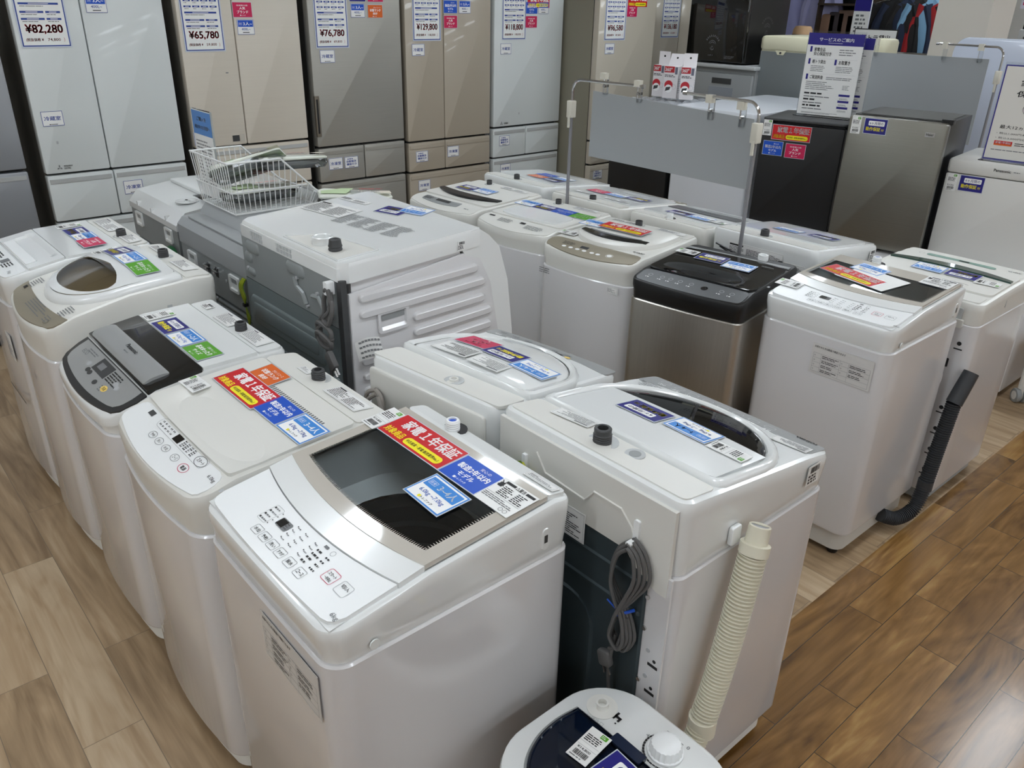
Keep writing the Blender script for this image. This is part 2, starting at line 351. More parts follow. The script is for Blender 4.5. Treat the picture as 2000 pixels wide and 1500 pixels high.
# ------------------------------------------------------------------ sales cards, tags and printed labels (shared meshes)
_card = {}
def barcode(b, x0, y0, x1, y1, z, m, seed=3):
    r = random.Random(seed); x = x0
    while x < x1:
        w = r.choice((.0006, .0011, .0018)); b.rect(x, y0, min(x+w, x1), y1, z, m); x += w+r.choice((.0007, .0012))
def base(b, w, h, m, edge=True):
    b.box(-w/2, w/2, -h/2, h/2, 0, .0008, LAM if edge else m)
    e = .0022 if edge else .0002
    b.rect(-w/2+e, -h/2+e, w/2-e, h/2-e, .0011, m)
def logo(b, cx, cy, w, h, m, z=.0015, mk=None):
    b.rect(cx-w/2, cy-h/2, cx-w/2+h, cy+h/2, z, mk or m)
    b.text('トレファク', cx-w/2+h*1.2, cy-h/2, cx+w/2, cy+h/2, z, m, .02)
def card(kind):
    if kind in _card: return _card[kind]
    b = B(); z = .0015
    k = kind.split(':')
    if k[0] == 'warranty':
        w, h = .226, .086; base(b, w, h, RED)
        b.text('家電１年保証', -.082, -.001, .104, .034, z, PWH, .03, 3)
        b.text('対象商品', -.102, -.033, -.036, -.011, z, PYEL, .025, 3)
        b.rect(-.029, -.035, .098, -.011, z, PYEL, r=.0115)
        b.text('中古家具・家電 販売業界No.1', -.022, -.028, .09, -.018, z+.0004, BKP, .01)
    elif k[0] == 'model':
        w, h = .118, .082; base(b, w, h, BLUE)
        b.text('安心の', .003, .021, .034, .030, z, PWH, .0)
        b.text('製造2年以内', -.046, -.001, .048, .017, z, PWH, .028)
        b.text('モデル', -.024, -.020, .024, -.005, z, PWH, .028)
        logo(b, -.001, -.029, .038, .006, PWH)
    elif k[0] == 'people':
        w, h = .118, .082; base(b, w, h, SKY); b.rect(-.0535, -.0355, .0535, .0355, .0013, PWH)
        b.rect(-.050, .001, .050, .031, .0016, SKY, r=.002)
        b.frame(-.045, .010, -.022, .022, .0007, .0019, PWH, .002); b.text('目安', -.042, .0125, -.025, .0195, .0019, PWH)
        b.text(k[1], -.015, .006, .044, .026, .0019, PWH, .015, fit=False)
        b.text(k[2], -.044, -.020, .044, -.006, .0016, PBL, .008, fit=False)
        logo(b, 0, -.028, .046, .007, BKP, .0016, PYEL)
    elif k[0] == 'six':
        w, h = .118, .080; base(b, w, h, NAVY)
        b.rect(-.037, .003, .045, .027, z, PWH, r=.004); b.text('6ヶ月間の', -.031, .008, .039, .022, z+.0004, NAVY, .01)
        b.text('動作保証', -.047, -.024, .028, -.004, z, PYEL, .028); b.text('付', .032, -.023, .046, -.010, z, PYEL, .02)
    elif k[0] == 'roomy':
        w, h = .118, .078; base(b, w, h, GRN)
        b.text('衣類のちょっと', -.012, .017, .042, .026, z, PWH)
        b.text('基本ゆったり', -.045, -.004, .045, .014, z, PWH, .028); b.text('サイズ', -.026, -.021, .022, -.007, z, PWH, .028); logo(b, -.005, -.030, .03, .005, PWH)
    elif k[0] == 'popular':
        w, h = .118, .082; base(b, w, h, CRIM)
        b.text('地域最大級', -.034, .019, .034, .027, z, PWH, .01); b.text('人気', -.018, .001, .018, .016, z, PWH, .028)
        b.text('ブランド', -.034, -.019, .034, -.003, z, PWH, .028); logo(b, 0, -.029, .034, .006, PWH)
    elif k[0] == 'rank':
        w, h = .112, .078; base(b, w, h, ORG)
        b.text('きれいリユース', -.012, .017, .040, .026, z, PWH); b.text('状態ランク', -.040, -.002, .040, .014, z, PWH, .028)
        b.text('良好', -.018, -.020, .016, -.006, z, PWH, .028); logo(b, -.005, -.030, .03, .005, PWH)
    elif k[0] == 'price':
        w, h = .05, .088; base(b, w, h, PAP, False)
        b.rect(.004, .030, .020, .041, z, GRN, r=.001); b.bars(.006, .032, .018, .039, 2, z+.0003, PWH, 3)
        b.bars(-.020, .006, .020, .026, 4, z, BKP, 5); b.rect(-.023, .002, .023, .0025, z, GPR); b.rect(-.023, -.008, .023, -.0075, z, GPR)
        b.text('¥14,800', -.018, -.018, .014, -.011, z, BKP, .01); barcode(b, -.017, -.034, .016, -.021, z, BKP); b.bars(-.02, -.041, .02, -.036, 1, z, GPR, 8)
    elif k[0] == 'warn':
        w, h = .10, .085; base(b, w, h, PAP, False)
        b.rect(-.035, .030, -.008, .037, z, BKP); b.text('△警告', -.006, .028, .020, .039, z, BKP, .01); b.rect(.022, .030, .046, .037, z, BKP)
        for a in (-1, 1): b.poly([(-.047, .018+.016*(a < 0), z), (-.044, .018+.016*(a < 0), z), (-.028, .034-.016*(a < 0), z), (-.031, .034-.016*(a < 0), z)], BKP)
        b.rect(-.044, .014, -.032, .028, z, BKP, r=.002)
        b.bars(-.026, -.006, .008, .024, 6, z, BKP, 4); b.bars(.012, -.006, .045, .024, 6, z, BKP, 9); b.rect(-.046, -.009, .046, -.0085, z, BKP)
        b.bars(-.045, -.026, .044, -.012, 3, z, GPR, 14, words=6)
        for x in (.022, .034): b.ring(circ(.005, 12, x, -.033), circ(.0042, 12, x, -.033), z, BKP)
    elif k[0] == 'info':      # info:w:h:seed:dark
        w, h, sd = float(k[1]), float(k[2]), int(k[3]); base(b, w, h, PAP, False)
        e = .003; b.frame(-w/2+e, -h/2+e, w/2-e, h/2-e, .0005, z, GPR)
        r = random.Random(sd); b.rect(-w/2+2*e, h/2-e-h*.13, -w/2+w*r.uniform(.2, .4), h/2-e-h*.04, z, BKP if len(k) > 4 else GPR)
        n = max(2, int(h/.0075)); c = max(1, int(w/.075))
        for i in range(c):
            a = -w/2+2*e+(w-4*e)*i/c; b.bars(a, -h/2+2*e, a+(w-4*e)/c-.003, h/2-e-h*.16, n, z, BKP if len(k) > 4 else GPR, sd+i, .42, words=4)
    elif k[0] == 'bare':      # printed straight on the plastic, no paper:  bare:w:h:seed
        w, h, sd = float(k[1]), float(k[2]), int(k[3]); n = max(2, int(h/.008)); c = max(1, int(w/.07))
        for i in range(c):
            a = -w/2+w*i/c; b.bars(a, -h/2, a+w/c-.004, h/2, n, 0, GPR, sd+i, .4, words=4)
    elif k[0] == 'code':      # small barcode label
        w, h = float(k[1]), float(k[2]); base(b, w, h, PAP, False); barcode(b, -w*.3, h*.12, w*.42, h*.42, z, BKP, 5); b.bars(-w*.42, -h*.42, w*.42, h*.06, 3, z, BKP, 12, .6, words=4)
    elif k[0] == 'steps':     # guide table on the front (its square codes are left out)
        w, h = .215, .105; base(b, w, h, mat('film_label', (214, 212, 209), .3), False)
        b.text('お困りのときは動画で確認できます', -.100, .0385, .01, .0465, z, BKP, .01)
        for i in range(5): b.rect(-.100, -.0465+.0165*i+.0, -.004, -.0459+.0165*i, z, GPR); b.rect(-.004, -.0465+.0165*i-.0, .100, -.0459+.0165*i, z, GPR)
        for x in (-.100, -.072, -.004, .026, .0994): b.rect(x, -.0465, x+.0006, .0201 if x > .09 else .0201, z, GPR)
        for i in range(4):
            b.text('①②③④'[i], -.0965, -.041+.0165*i, -.0915, -.036+.0165*i, z, BKP)
            b.bars(-.068, -.044+.0165*i, -.008, -.033+.0165*i, 2, z, BKP, 20+i, .45); 
            if i: b.text('⑤⑥⑦'[i-1], -.0005, -.041+.0165*i, .0045, -.036+.0165*i, z, BKP)
            if i: b.bars(.030, -.044+.0165*i, .094, -.033+.0165*i, 2, z, BKP, 30+i, .45)
    elif k[0] == 'room':      # room:text   compartment magnet on the refrigerators
        w, h = .105, .076; base(b, w, h, PAP, False); b.frame(-w/2+.001, -h/2+.001, w/2-.001, h/2-.001, .0025, z, DBL)
        if '/' in k[1]:
            t = k[1].split('/'); b.bars(-.03, .018, .03, .026, 1, z, DBL, 4, .8); b.text(t[0], -.038, -.002, .038, .014, z, DBL, .025); b.text(t[1], -.038, -.020, .038, -.005, z, DBL, .025)
        else: b.text(k[1], -.040, -.010, .040, .012, z, DBL, .02)
        b.rect(-.02, -.031, -.012, -.027, z, BKP); b.rect(-.011, -.0305, .02, -.0275, z, BKP)
    elif k[0] == 'family':
        w, h = .105, .082; base(b, w, h, PAP, False); b.frame(-w/2+.001, -h/2+.001, w/2-.001, h/2-.001, .0022, z, DBL)
        b.rect(-.046, .001, .046, .036, z, BLUE); b.frame(-.040, .010, -.021, .024, .0006, z+.0004, PWH); b.text('目安', -.037, .013, -.024, .021, z+.0004, PWH)
        b.text('3人~', -.014, .008, .040, .028, z+.0004, PWH, .02); b.text('400L~', -.026, -.018, .028, -.005, z, DBL, .01); b.rect(-.02, -.031, .02, -.027, z, BKP)
    elif k[0] == 'board':     # board:price:net   big price placard
        w, h = .215, .42; b.box(-w/2, w/2, -h/2, h/2, 0, .001, LAM); b.rect(-w/2+.006, -h/2+.006, w/2-.006, h/2-.006, .0013, DBL); b.rect(-w/2+.011, -h/2+.011, w/2-.011, h/2-.011, .0016, PAP)
        z = .0019; rnd = random.Random(7)
        b.text(k[1], -.078, -.152, .080, -.110, z, PRED, .03, 3); b.text('(税抜価格 ¥', -.083, -.184, -.010, -.168, z, PRED, .02); b.text(k[2], .008, -.183, .062, -.169, z, PRED, .01); b.text(')', .076, -.186, .080, -.166, z, PRED)
        rows = [(-.092, 2), (-.063, 2), (-.028, 1), (.000, 4), (.028, 4), (.056, 4), (.084, 4)]
        for y, n in rows:
            x = -.086
            for i in range(n):
                ww = .172/n-.006 if n != 2 else (.098, .062)[i]
                b.rect(x, y, x+ww, y+.0085, z, DBL); b.rect(x+ww*.25, y+.003, x+ww*.75, y+.0055, z+.0003, PWH); b.bars(x+.004, y-.009, x+ww-.01, y-.004, 1, z, GPR, int(1000*abs(y))+i, .6); x += ww+.008
        b.rect(-.086, .112, .086, .150, z, DBL); b.text('冷蔵庫', -.05, .120, .05, .143, z+.0003, PWH, .02); b.bars(-.08, .165, .08, .185, 2, z, GPR, 6)
    _card[kind] = b.mesh('card'); return _card[kind]
CARDN = dict(warranty='warranty_sticker', model='model_year_sticker', people='household_size_sticker', six='guarantee_sticker', roomy='roomy_size_sticker', popular='popular_brand_sticker', rank='condition_sticker', price='price_tag', warn='warning_label', info='instruction_label', bare='printed_instructions', code='barcode_label', steps='guide_label', room='compartment_card', family='household_size_card', board='price_placard')

# ------------------------------------------------------------------ washing machine builder
class Washer:
    """local frame: x to the right as seen from its front, y to its back, origin on the floor under its middle"""
    def __init__(s, name, label, cx, cy, W, D, rz, prof, seam, bow=0.0, rf=.05, rb=.03, body=WB, top=WH, plinth=WC, cap=True, bev=.012, group=None, z0=.085, over=.003, cat='washing machine', foot=.02, open_top=False, rim=0.0):
        s.root = thing(name, label, cat, (cx, cy, 0), rz, group)
        s.W, s.D, s.prof, s.seam, s.bow, s.rf, s.rb = W, D, prof, seam, bow, rf, rb
        o = s.out(0, 0); o2 = s.out(-.003, 0); o3 = s.out(-.008, 0)
        B().stack([[(u*.985, (v-D/2)*.985, z0) for u, v in o]]+[[(u, v-D/2, z) for u, v in o] for z in (z0+.01, seam-.006)]+[[(u, v-D/2, seam-.002) for u, v in o2], [(u, v-D/2, seam-.001) for u, v in o3]], body, True, not open_top).make('body', s.root)
        q = s.out(-.022, 0)
        b = B(); b.stack([[(u, v-D/2, z) for u, v in q] for z in (foot, z0+.004)], plinth); b.make('plinth', s.root)
        for sx in (-1, 1):
            for sy in (-1, 1): B().lathe([(.018, 0), (.02, .004), (.02, foot+.004)], BK, 12, Matrix.Translation((sx*(W/2-.06), sy*(D/2-.06), 0))).make('foot', s.root)
        b = B(); n = len(o)
        def lp(d, dz, flat=None): return [(u, v-D/2, (s.z(v)+dz) if flat is None else flat) for u, v in s.out(d, 0)]
        q = -over-.002
        L = [lp(q-.002, 0, seam-.003), lp(q, 0, seam), lp(q*.6, 0, seam+.03), lp(0, -bev-rim-.02), lp(0, -bev-rim), lp(-bev*.3, -bev*.3-rim), lp(-bev, -rim)]
        if rim: L += [lp(-bev-.010, -rim), lp(-bev-.011, -rim-.004)]
        b.stack(L, top, False, False)
        if cap: s.capf(b, -bev, 0, top)
        s.cover = b.make('top_cover', s.root)
    def z(s, v):
        P = s.prof; v = min(v, P[-1][0])
        if v < P[0][0]: return P[0][1]+(v-P[0][0])*(P[1][1]-P[0][1])/(P[1][0]-P[0][0])
        for (a, za), (c, zc) in zip(P, P[1:]):
            if v <= c: return za+(zc-za)*(v-a)/(c-a)
        return P[-1][1]
    def slope(s, v): return (s.z(min(v+.01, s.prof[-1][0]))-s.z(max(v-.01, 0)))/(min(v+.01, s.prof[-1][0])-max(v-.01, 0))
    def half(s, d=0):
        W2, D, rf, rb, bow = s.W/2, s.D, s.rf, s.rb, s.bow
        h = []
        for i in range(7):
            u = (W2-rf)*i/6; h.append((u, -bow*(1-(u/W2)**2)))
        vs = h[-1][1]
        for i in range(1, 8):
            a = pi/2*i/7; h.append((W2-rf+rf*sin(a), vs+(rf)*(1-cos(a))))
        v0 = h[-1][1]
        br = sorted({round(v, 4) for v, _ in s.prof if v0+.004 < v < D-rb-.004} | {round(v0+(D-rb-v0)*k/6, 4) for k in range(1, 6)})
        h += [(W2, v) for v in br]
        for i in range(0, 7):
            a = pi/2*i/6; h.append((W2-rb+rb*cos(a), D-rb+rb*sin(a)))
        h += [((W2-rb)*k/3, D) for k in (2, 1, 0)]
        if d:
            k = (W2+d)/W2; c = D/2; kv = (D/2+d)/(D/2)
            h = [(u*k, c+(v-c)*kv) for u, v in h]
        return h
    def out(s, d=0, _=0):
        h = s.half(d); return h+[(-u, v) for u, v in reversed(h[1:-1])]
    def capf(s, b, d, dz, m):
        h = s.half(d); n = len(h)
        vs = [(u, v-s.D/2, s.z(v)+dz) for u, v in h]+[(-u, v-s.D/2, s.z(v)+dz) for u, v in h]
        b.add(vs, [(i, i+1, n+i+1, n+i) if u_ else (i, i+1, n+i+1) for i, u_ in [(i, h[i][0] > 1e-6) for i in range(n-1)]], m)
    def P(s, u, v, w=0): return (u, v-s.D/2, s.z(v)+w)
    def patch(s, b, u0, u1, v1, v2, m, w=.002, bow1=0, bow2=0, t=.004, r=0, front_only=False, nu=10, nv=6, wf=None, hole=None):
        """panel lying on the top; both its long edges may bow to the front; wf adds height; skirts hang t below"""
        cx, hw = (u0+u1)/2, (u1-u0)/2
        ts = [i/nv for i in range(nv+1)]
        L = abs(v2-v1)
        if r: ts = sorted(set([0, .13*r/L, .4*r/L, r/L]+[t_ for t_ in ts if r/L < t_ < 1-r/L]+[1-r/L, 1-.4*r/L, 1-.13*r/L, 1]))
        us = [-1+2*i/nu for i in range(nu+1)]
        if hole:
            us = sorted(set([-1, 1, (hole[0]-cx)/hw, (hole[1]-cx)/hw]+[x for x in us])); ts = sorted(set(ts+[hole[2], hole[3]]))
        vs = []; K = len(us)
        def put(dz):
            for t_ in ts:
                h = hw
                if r:
                    d = (t_ if front_only else min(t_, 1-t_))*L
                    if d < r: h = hw-r+sqrt(max(0, r*r-(r-d)**2))
                for x in us:
                    e = 1-x*x; u = cx+x*h; v = (v1-bow1*e)*(1-t_)+(v2-bow2*e)*t_
                    vs.append(s.P(u, v, w+dz+(wf(x, t_) if wf else 0)))
        put(0); R = len(ts); fs = []
        for i in range(R-1):
            for j in range(K-1):
                if hole:
                    um = cx+hw*(us[j]+us[j+1])/2; tm = (ts[i]+ts[i+1])/2
                    if hole[0] < um < hole[1] and hole[2] < tm < hole[3]: continue
                fs.append((i*K+j, i*K+j+1, (i+1)*K+j+1, (i+1)*K+j))
        if t and not wf or t and wf:
            n0 = len(vs); put(-t)
            rim = [j for j in range(K)]+[i*K+K-1 for i in range(1, R)]+[(R-1)*K+j for j in range(K-2, -1, -1)]+[i*K for i in range(R-2, 0, -1)]
            for a, c in zip(rim, rim[1:]+rim[:1]): fs.append((a, c, n0+c, n0+a))
        b.add(vs, fs, m); return b
    def dome(s, b, pts, c, prof, m, cap=True):
        """stack of outlines shrinking to c; prof = (scale, height)"""
        s_ = [[s.P(c[0]+(u-c[0])*k, c[1]+(v-c[1])*k, w) for u, v in pts] for k, w in prof]
        return b.stack(s_, m, False, cap)
    def tm(s, vc, w=.0015, u=0):
        return frame_m(s.P(u, vc, w), (1, 0, 0), (0, 1, s.slope(vc)))
    def stick(s, kind, u, v, rot=0, w=.0035, tilt=0, label=None):
        M = s.tm(v, w, u) @ Matrix.Rotation(radians(rot), 4, 'Z') @ Matrix.Rotation(radians(tilt), 4, 'X')
        return inst(card(kind), CARDN[kind.split(':')[0]], s.root, M, label)
    def lay(s, kind, u, v, hf, rot=0, up=.002, label=None):
        """card lying on a raised lid whose height over the deck is hf(u, v)"""
        e = .03; g = lambda a, c: s.z(c)+hf(a, c)
        M = frame_m(s.P(u, v, hf(u, v)+up), (2*e, 0, g(u+e, v)-g(u-e, v)), (0, 2*e, g(u, v+e)-g(u, v-e))) @ Matrix.Rotation(radians(rot), 4, 'Z')
        return inst(card(kind), CARDN[kind.split(':')[0]], s.root, M, label)
    def on_face(s, side, kind, a, z, off=.002, rot=0, label=None):
        """card on a side: front/back/left/right; a runs to the right as seen facing that side"""
        M = s.face(side, a, z, off)
        return inst(card(kind), CARDN[kind.split(':')[0]], s.root, M @ Matrix.Rotation(radians(rot), 4, 'Z'), label)
    def face(s, side, a=0, z=0, off=.002):
        W2, D2 = s.W/2, s.D/2
        if side == 'front': return frame_m((a, -D2-off-s.bow*(1-(a/W2)**2)+.004, z), (1, 0, 0), (0, 0, 1))
        if side == 'back': return frame_m((-a, D2+off-.004, z), (-1, 0, 0), (0, 0, 1))
        if side == 'right': return frame_m((W2+off-.004, a, z), (0, 1, 0), (0, 0, 1))
        return frame_m((-W2-off+.004, -a, z), (0, -1, 0), (0, 0, 1))
    def inlet(s, u, v, m=GD, r=.017, h=.03, seat=True, cap=None):
        b = B(); T = Matrix.Translation(s.P(u, v, .001))
        prof = [(r*1.05, -.02), (r*1.05, .004)]
        for i in range(4): prof += [(r*1.08, .006+i*.005), (r*.98, .0085+i*.005)]
        prof += [(r, h-.002), (r*.9, h), (r*.62, h), (r*.6, h-.012), (0.001, h-.012)]
        b.lathe(prof, m, 18, T)
        if cap: b.lathe([(r*.6, h-.011), (r*.6, h-.004), (.001, h-.003)], cap, 14, T)
        o = b.make('water_inlet', s.root)
        if seat:
            q = B(); q.lathe([(r*1.9, 0), (r*1.9, .0025), (r*1.7, .003), (r*1.1, .001)], BKP if m != GD else GL, 24, T, True, False); q.make('inlet_seat', o)
        return o
    def grip(s, side, a, z, w=.10, h=.042, ang=0, m=WB):
        """moulded hand grip on the side panel"""
        T = s.face(side, a, z, .0) @ Matrix.Rotation(radians(ang), 4, 'Z'); b = B(T=T)
        o1 = rrect(w, h, h*.35); o2 = rrect(w-.012, h-.012, h*.28); o3 = rrect(w-.02, h-.02, h*.2)
        b.stack([[(x, y, 0) for x, y in o1], [(x*.985, y*.97, .0035) for x, y in o1], [(x, y, .0035) for x, y in o2], [(x, y-.002, .0003) for x, y in o3]], m, False, True)
        b.poly([(x*.96, y*.42+h*.16, .0009) for x, y in o3], GPR if m is WB else GY)  # darker patch paints shade into the shallow recess so it looks deeper
        b.make('hand_grip', s.root)
    def emboss(s, side, boxes, m, name='side_panel_rib', d=.0018):
        """pressed ribs / frames: (a0,z0,a1,z1) filled cushions"""
        b = B()
        for (a0, z0, a1, z1) in boxes:
            T = s.face(side, (a0+a1)/2, (z0+z1)/2, 0); w, h = a1-a0, z1-z0; r = min(w, h)*.45
            b.stack([[(x, y, 0) for x, y in rrect(w, h, r)], [(x, y, d*.7) for x, y in rrect(w-.006, h-.006, r)], [(x, y, d) for x, y in rrect(max(w-.014, .002), max(h-.014, .002), r)]], m, False, True, T)
        return b.make(name, s.root)
def led(b, x0, y0, x1, y1, z): b.rect(x0, y0, x1, y1, z, BKP, r=.001); b.rect(x0+.002, y0+(y1-y0)*.45, x1-.002, y1-.002, z+.0003, BKG)
# ------------------------------------------------------------------ near row: fronts to the left aisle
def dshape(a, b, vc, vback, n=20, rb=.02):
    """outline with a round front (half ellipse) and straight back"""
    p = [(a*cos(pi+pi*i/n), vc+b*sin(pi+pi*i/n)) for i in range(n+1)]
    p += [(a, vback-rb), (a-rb*.3, vback-rb*.3), (a-rb, vback)] + [(a-rb-(2*a-2*rb)*i/8, vback) for i in range(1, 8)] + [(-a+rb, vback), (-a+rb*.3, vback-rb*.3), (-a, vback-rb)]
    return p
def glass_lid_washer(label, cx, cy, W, D, prof, seam, plinth, cards):
    s = Washer('washing_machine', label, cx, cy, W, D, -90, prof, seam, bow=.002, rf=.045, cap=False, plinth=plinth, z0=.11, foot=.03, open_top=True, rim=.008, bev=.006)
    hw = W/2-.014
    q = B(); s.capf(q, -.012, -.035, WH)
    # the deck under the lid is a ring around the tub opening
    q = B()
    for u0, u1, v0, v1 in ((-hw, hw, .012, .10), (-hw, hw, .46, D-.012), (-hw, -.222, .10, .46), (.222, hw, .10, .46)):
        s.patch(q, u0, u1, v0, v1, WH, w=-.006, t=0, nu=4, nv=3)
    q.make('deck', s.root)
    b = B(); s.patch(b, -hw, hw, .014, .1435, PW, w=.001, bow1=.006, bow2=.030, t=.014, r=.030, nu=14, nv=10, front_only=True)
    # control print
    T = s.tm(.075, .0022); z = 0; k = B(T=T)
    for i, (u, t) in enumerate(((-.075, '水位'), (-.044, '予約'), (-.013, '洗い'), (.018, 'すすぎ'), (.053, '脱水'), (.090, 'コース'))):
        k.frame(u-.013, -.046, u+.013, -.026, .0008, z, GPR, .004); k.text(t, u-.009, -.040, u+.009, -.032, z, BKP, .01)
    for u, t, c in ((.139, 'スタート', CRIM), (.182, '切/入', LPR)):
        k.frame(u-.016, -.016, u+.016, .012, .001, z, c, .005); k.text(t, u-.011, -.002, u+.011, .006, z, BKP, .01)
    k.text('一時停止', .129, -.012, .149, -.005, z, BKP, .01)
    k.rect(-.068, -.005, -.030, .017, z, GPR, r=.004); k.rect(-.066, -.003, -.045, .015, z+.0003, BKG); k.bars(-.043, -.002, -.033, .014, 3, z+.0004, BKP, 3)
    k.frame(-.112, -.020, -.082, .026, .0005, z, GPR, .004)
    for c in range(4):
        y = -.016+.011*c; k.rect(-.110, y, -.105, y+.004, z, BKP); k.bars(-.102, y-.001, -.084, y+.005, 1, z, GPR, c); k.cyl(-.078, y+.002, .0012, z-.0001, z+.0002, BKP, 8)
    for g, (u, n) in enumerate(((-.022, 4), (.006, 4), (.042, 4))):
        for c in range(n):
            y = -.018+.012*c; k.cyl(u, y+.004, .0013, z-.0001, z+.0002, BKP, 8); k.bars(u+.003, y, u+.015, y+.005, 1, z, GPR, 30+g*5+c)
    for c in range(4):
        y = -.020+.011*c; k.bars(.060, y, .082, y+.006, 1, z, BKP, 60+c, .7); k.bars(.090, y, .108, y+.006, 1, z, BKP, 70+c, .6)
    k.rect(.062, .028, .074, .034, z, GPR); k.ring(circ(.006, 12, .092, .030), circ(.0053, 12, .092, .030), z, GPR)
    k.text('6kg', .214, -.052, .234, -.040, z, GPR); k.rect(-.246, -.040, -.237, -.030, z, LPR)
    b.v += k.v; o_ = len(b.v)-len(k.v)
    for f, m in zip(k.f, k.fm): b.f.append(tuple(i+o_ for i in f)); b.fm.append(b.mi(k.mats[m]))
    b.make('control_panel', s.root)
    lw = W/2-.012
    b = B(); s.patch(b, -lw, lw, .1455, .198, WH, w=.004, bow1=.030, bow2=.030, t=.012, nu=14, nv=3); lid = b.make('lid', s.root)
    b = B(); L = .487-.198
    ta, tb = (.228-.198)/L, (.415-.198)/L
    s.patch(b, -lw, lw, .198, .487, TAUPE, w=.006, bow1=.030, bow2=0, t=.010, nu=14, nv=8, hole=(-.212, .210, ta, tb))
    def vv(u, t): x = u/lw; return (.198-.030*(1-x*x))*(1-t)+.487*t
    for i in range(84):                                   # fine print teeth around the window
        u = -.211+.42*i/83; v = vv(u, ta); b.poly([s.P(u-.0012, v-.0005, .0066), s.P(u+.0012, v-.0005, .0066), s.P(u, v+.0075, .0066)], TAUPE)
    for i in range(34):
        v = vv(.2, ta)+(vv(.2, tb)-vv(.2, ta))*i/33
        for sg, x in ((1, -.212), (-1, .210)): b.poly([s.P(x, v-.0012, .0066), s.P(x, v+.0012, .0066), s.P(x+sg*.0075, v, .0066)], TAUPE)
    b.make('lid_frame', lid)
    b = B(); K = 12
    vs = []; fs = []
    for j in range(7):
        for i in range(K+1):
            u = -.214+.426*i/K; t = ta+(tb-ta)*(j/6)+(-.006 if j == 0 else .006 if j == 6 else 0); vs.append(s.P(u, vv(u, t), .0045))
    for j in range(6):
        for i in range(K): fs.append((j*(K+1)+i, j*(K+1)+i+1, (j+1)*(K+1)+i+1, (j+1)*(K+1)+i))
    b.add(vs, fs, WINTINT); b.make('lid_glass', lid)
    b = B(); s.patch(b, -hw, hw, .491, D-.010, WH, w=.002, t=.012, r=.012, nu=6, nv=4); b.make('rear_deck', s.root)
    # tub collar and drum
    zt = s.z(.3)-.012; cv = .29-D/2; b = B()
    cv = .318-D/2; b.stack([[(x, y+cv, s.z(y+.318)-.010) for x, y in rrect(.440, .29, .05)], [(x*.985, y*1.0+cv, zt-.05) for x, y in rrect(.444, .29, .06)], [(x*.95, y*1.0+cv, zt-.10) for x, y in rrect(.444, .30, .10)],
             [(x*.92, y*.98+cv, zt-.118) for x, y in rrect(.40, .32, .15)], [(x, y+cv, zt-.122) for x, y in rrect(.33, .305, .15)]], mat('tub_white_plastic', (226, 228, 228), .3), False, False)
    b.make('tub_collar', s.root)
    b = B(T=Matrix.Translation((0, cv, 0))); r = .164; pr = [(r, zt-.128), (r-.004, zt-.14), (r-.012, zt-.15), (r-.010, zt-.19), (r-.016, zt-.20), (r-.012, zt-.25), (r-.018, zt-.26), (r-.016, zt-.38), (r-.03, zt-.42), (.05, zt-.43)]
    b.lathe(pr[:3], TUBD, 36, None, False, False); b.lathe(pr[2:], TUB, 36, None, False, True)
    for i in range(9):
        a = 2*pi*i/9; b.lathe([(.02, 0), (.018, .004), (.008, .006)], TUB, 10, Matrix.Translation((.10*cos(a), .10*sin(a), zt-.43)))
    b.make('drum', s.root)
    b = B(); b.lathe([(.030, 0), (.030, .003)], BKP, 20, Matrix.Translation(s.P(-.093, .516, .0)))
    b.make('inlet_recess', s.root); s.inlet(-.093, .512, PW, .0155, .026, False, BLUE)
    s.on_face('front', 'steps', .105 if cy < 1.17 and cx < 1 else .092, seam-.085, .0062)
    s.grip('right', .195, .585, .105, .050, 5, WB)
    for bx in ((-.20, .70, .10, .72), (.02, .42, .16, .435), (-.21, .20, .21, .215)): s.emboss("right", [bx], WB)
    b = B(); b.cyl(0, 0, .010, 0, .003, WM, 16, T=s.face('right', -.19, seam+.016, .003)); b.make('screw_cap', s.root)
    b = B(T=s.face('right', .20, seam+.047, .001)); b.stack([[(x, y, 0) for x, y in rrect(.020, .052, .009)], [(x, y, .004) for x, y in rrect(.016, .048, .007)]], WH, False); b.rect(-.0045, -.008, .0045, .010, .0045, GD); b.make('latch', s.root)
    for c in cards: s.stick(*c)
    s.stick('info:.085:.022:5', .19, .517, 0, .0045)
    return s
L1P = [(0, .885), (.14, .905), (.2, .915), (.5, .935), (.55, .925)]
L1 = glass_lid_washer('white washing machine with taupe-framed glass lid, nearest in the photo', .705, 1.165, .505, .55, L1P, .805, WC,
    [('warranty', -.089, .4255, 0, .0085), ('model', .084, .423, 0, .0085), ('people:3~4人:6.0kg ~7.0kg', .092, .333, -2, .0085), ('price', -.228, .418, -88+90-4, .0085), ('warn', .190, .425, 0, .0078)])
S1 = glass_lid_washer('white washing machine with paper cards glaring on its glass lid, charcoal hose behind', 2.69, 1.193, .47, .53, [(0, .895), (.14, .915), (.2, .925), (.5, .94), (.53, .93)], .812, mat('stone_grey_plinth', (196, 192, 184), .5),
    [('warranty', -.075, .30, -14, .0085), ('people:3~4人:6.0kg ~7.0kg', -.06, .40, -10, .0085), ('price', -.20, .105, 90, .0045), ('warn', .165, .44, 0, .0078)])
inst(B().box(-.10, .10, -.075, .075, 0, .001, PAP).mesh('paper'), 'lid_glare_sheet', S1.root, S1.tm(.315, .0078, -.01) @ Matrix.Rotation(radians(-12), 4, 'Z'))  # blank white sheet stands in for the bright reflection on the lid

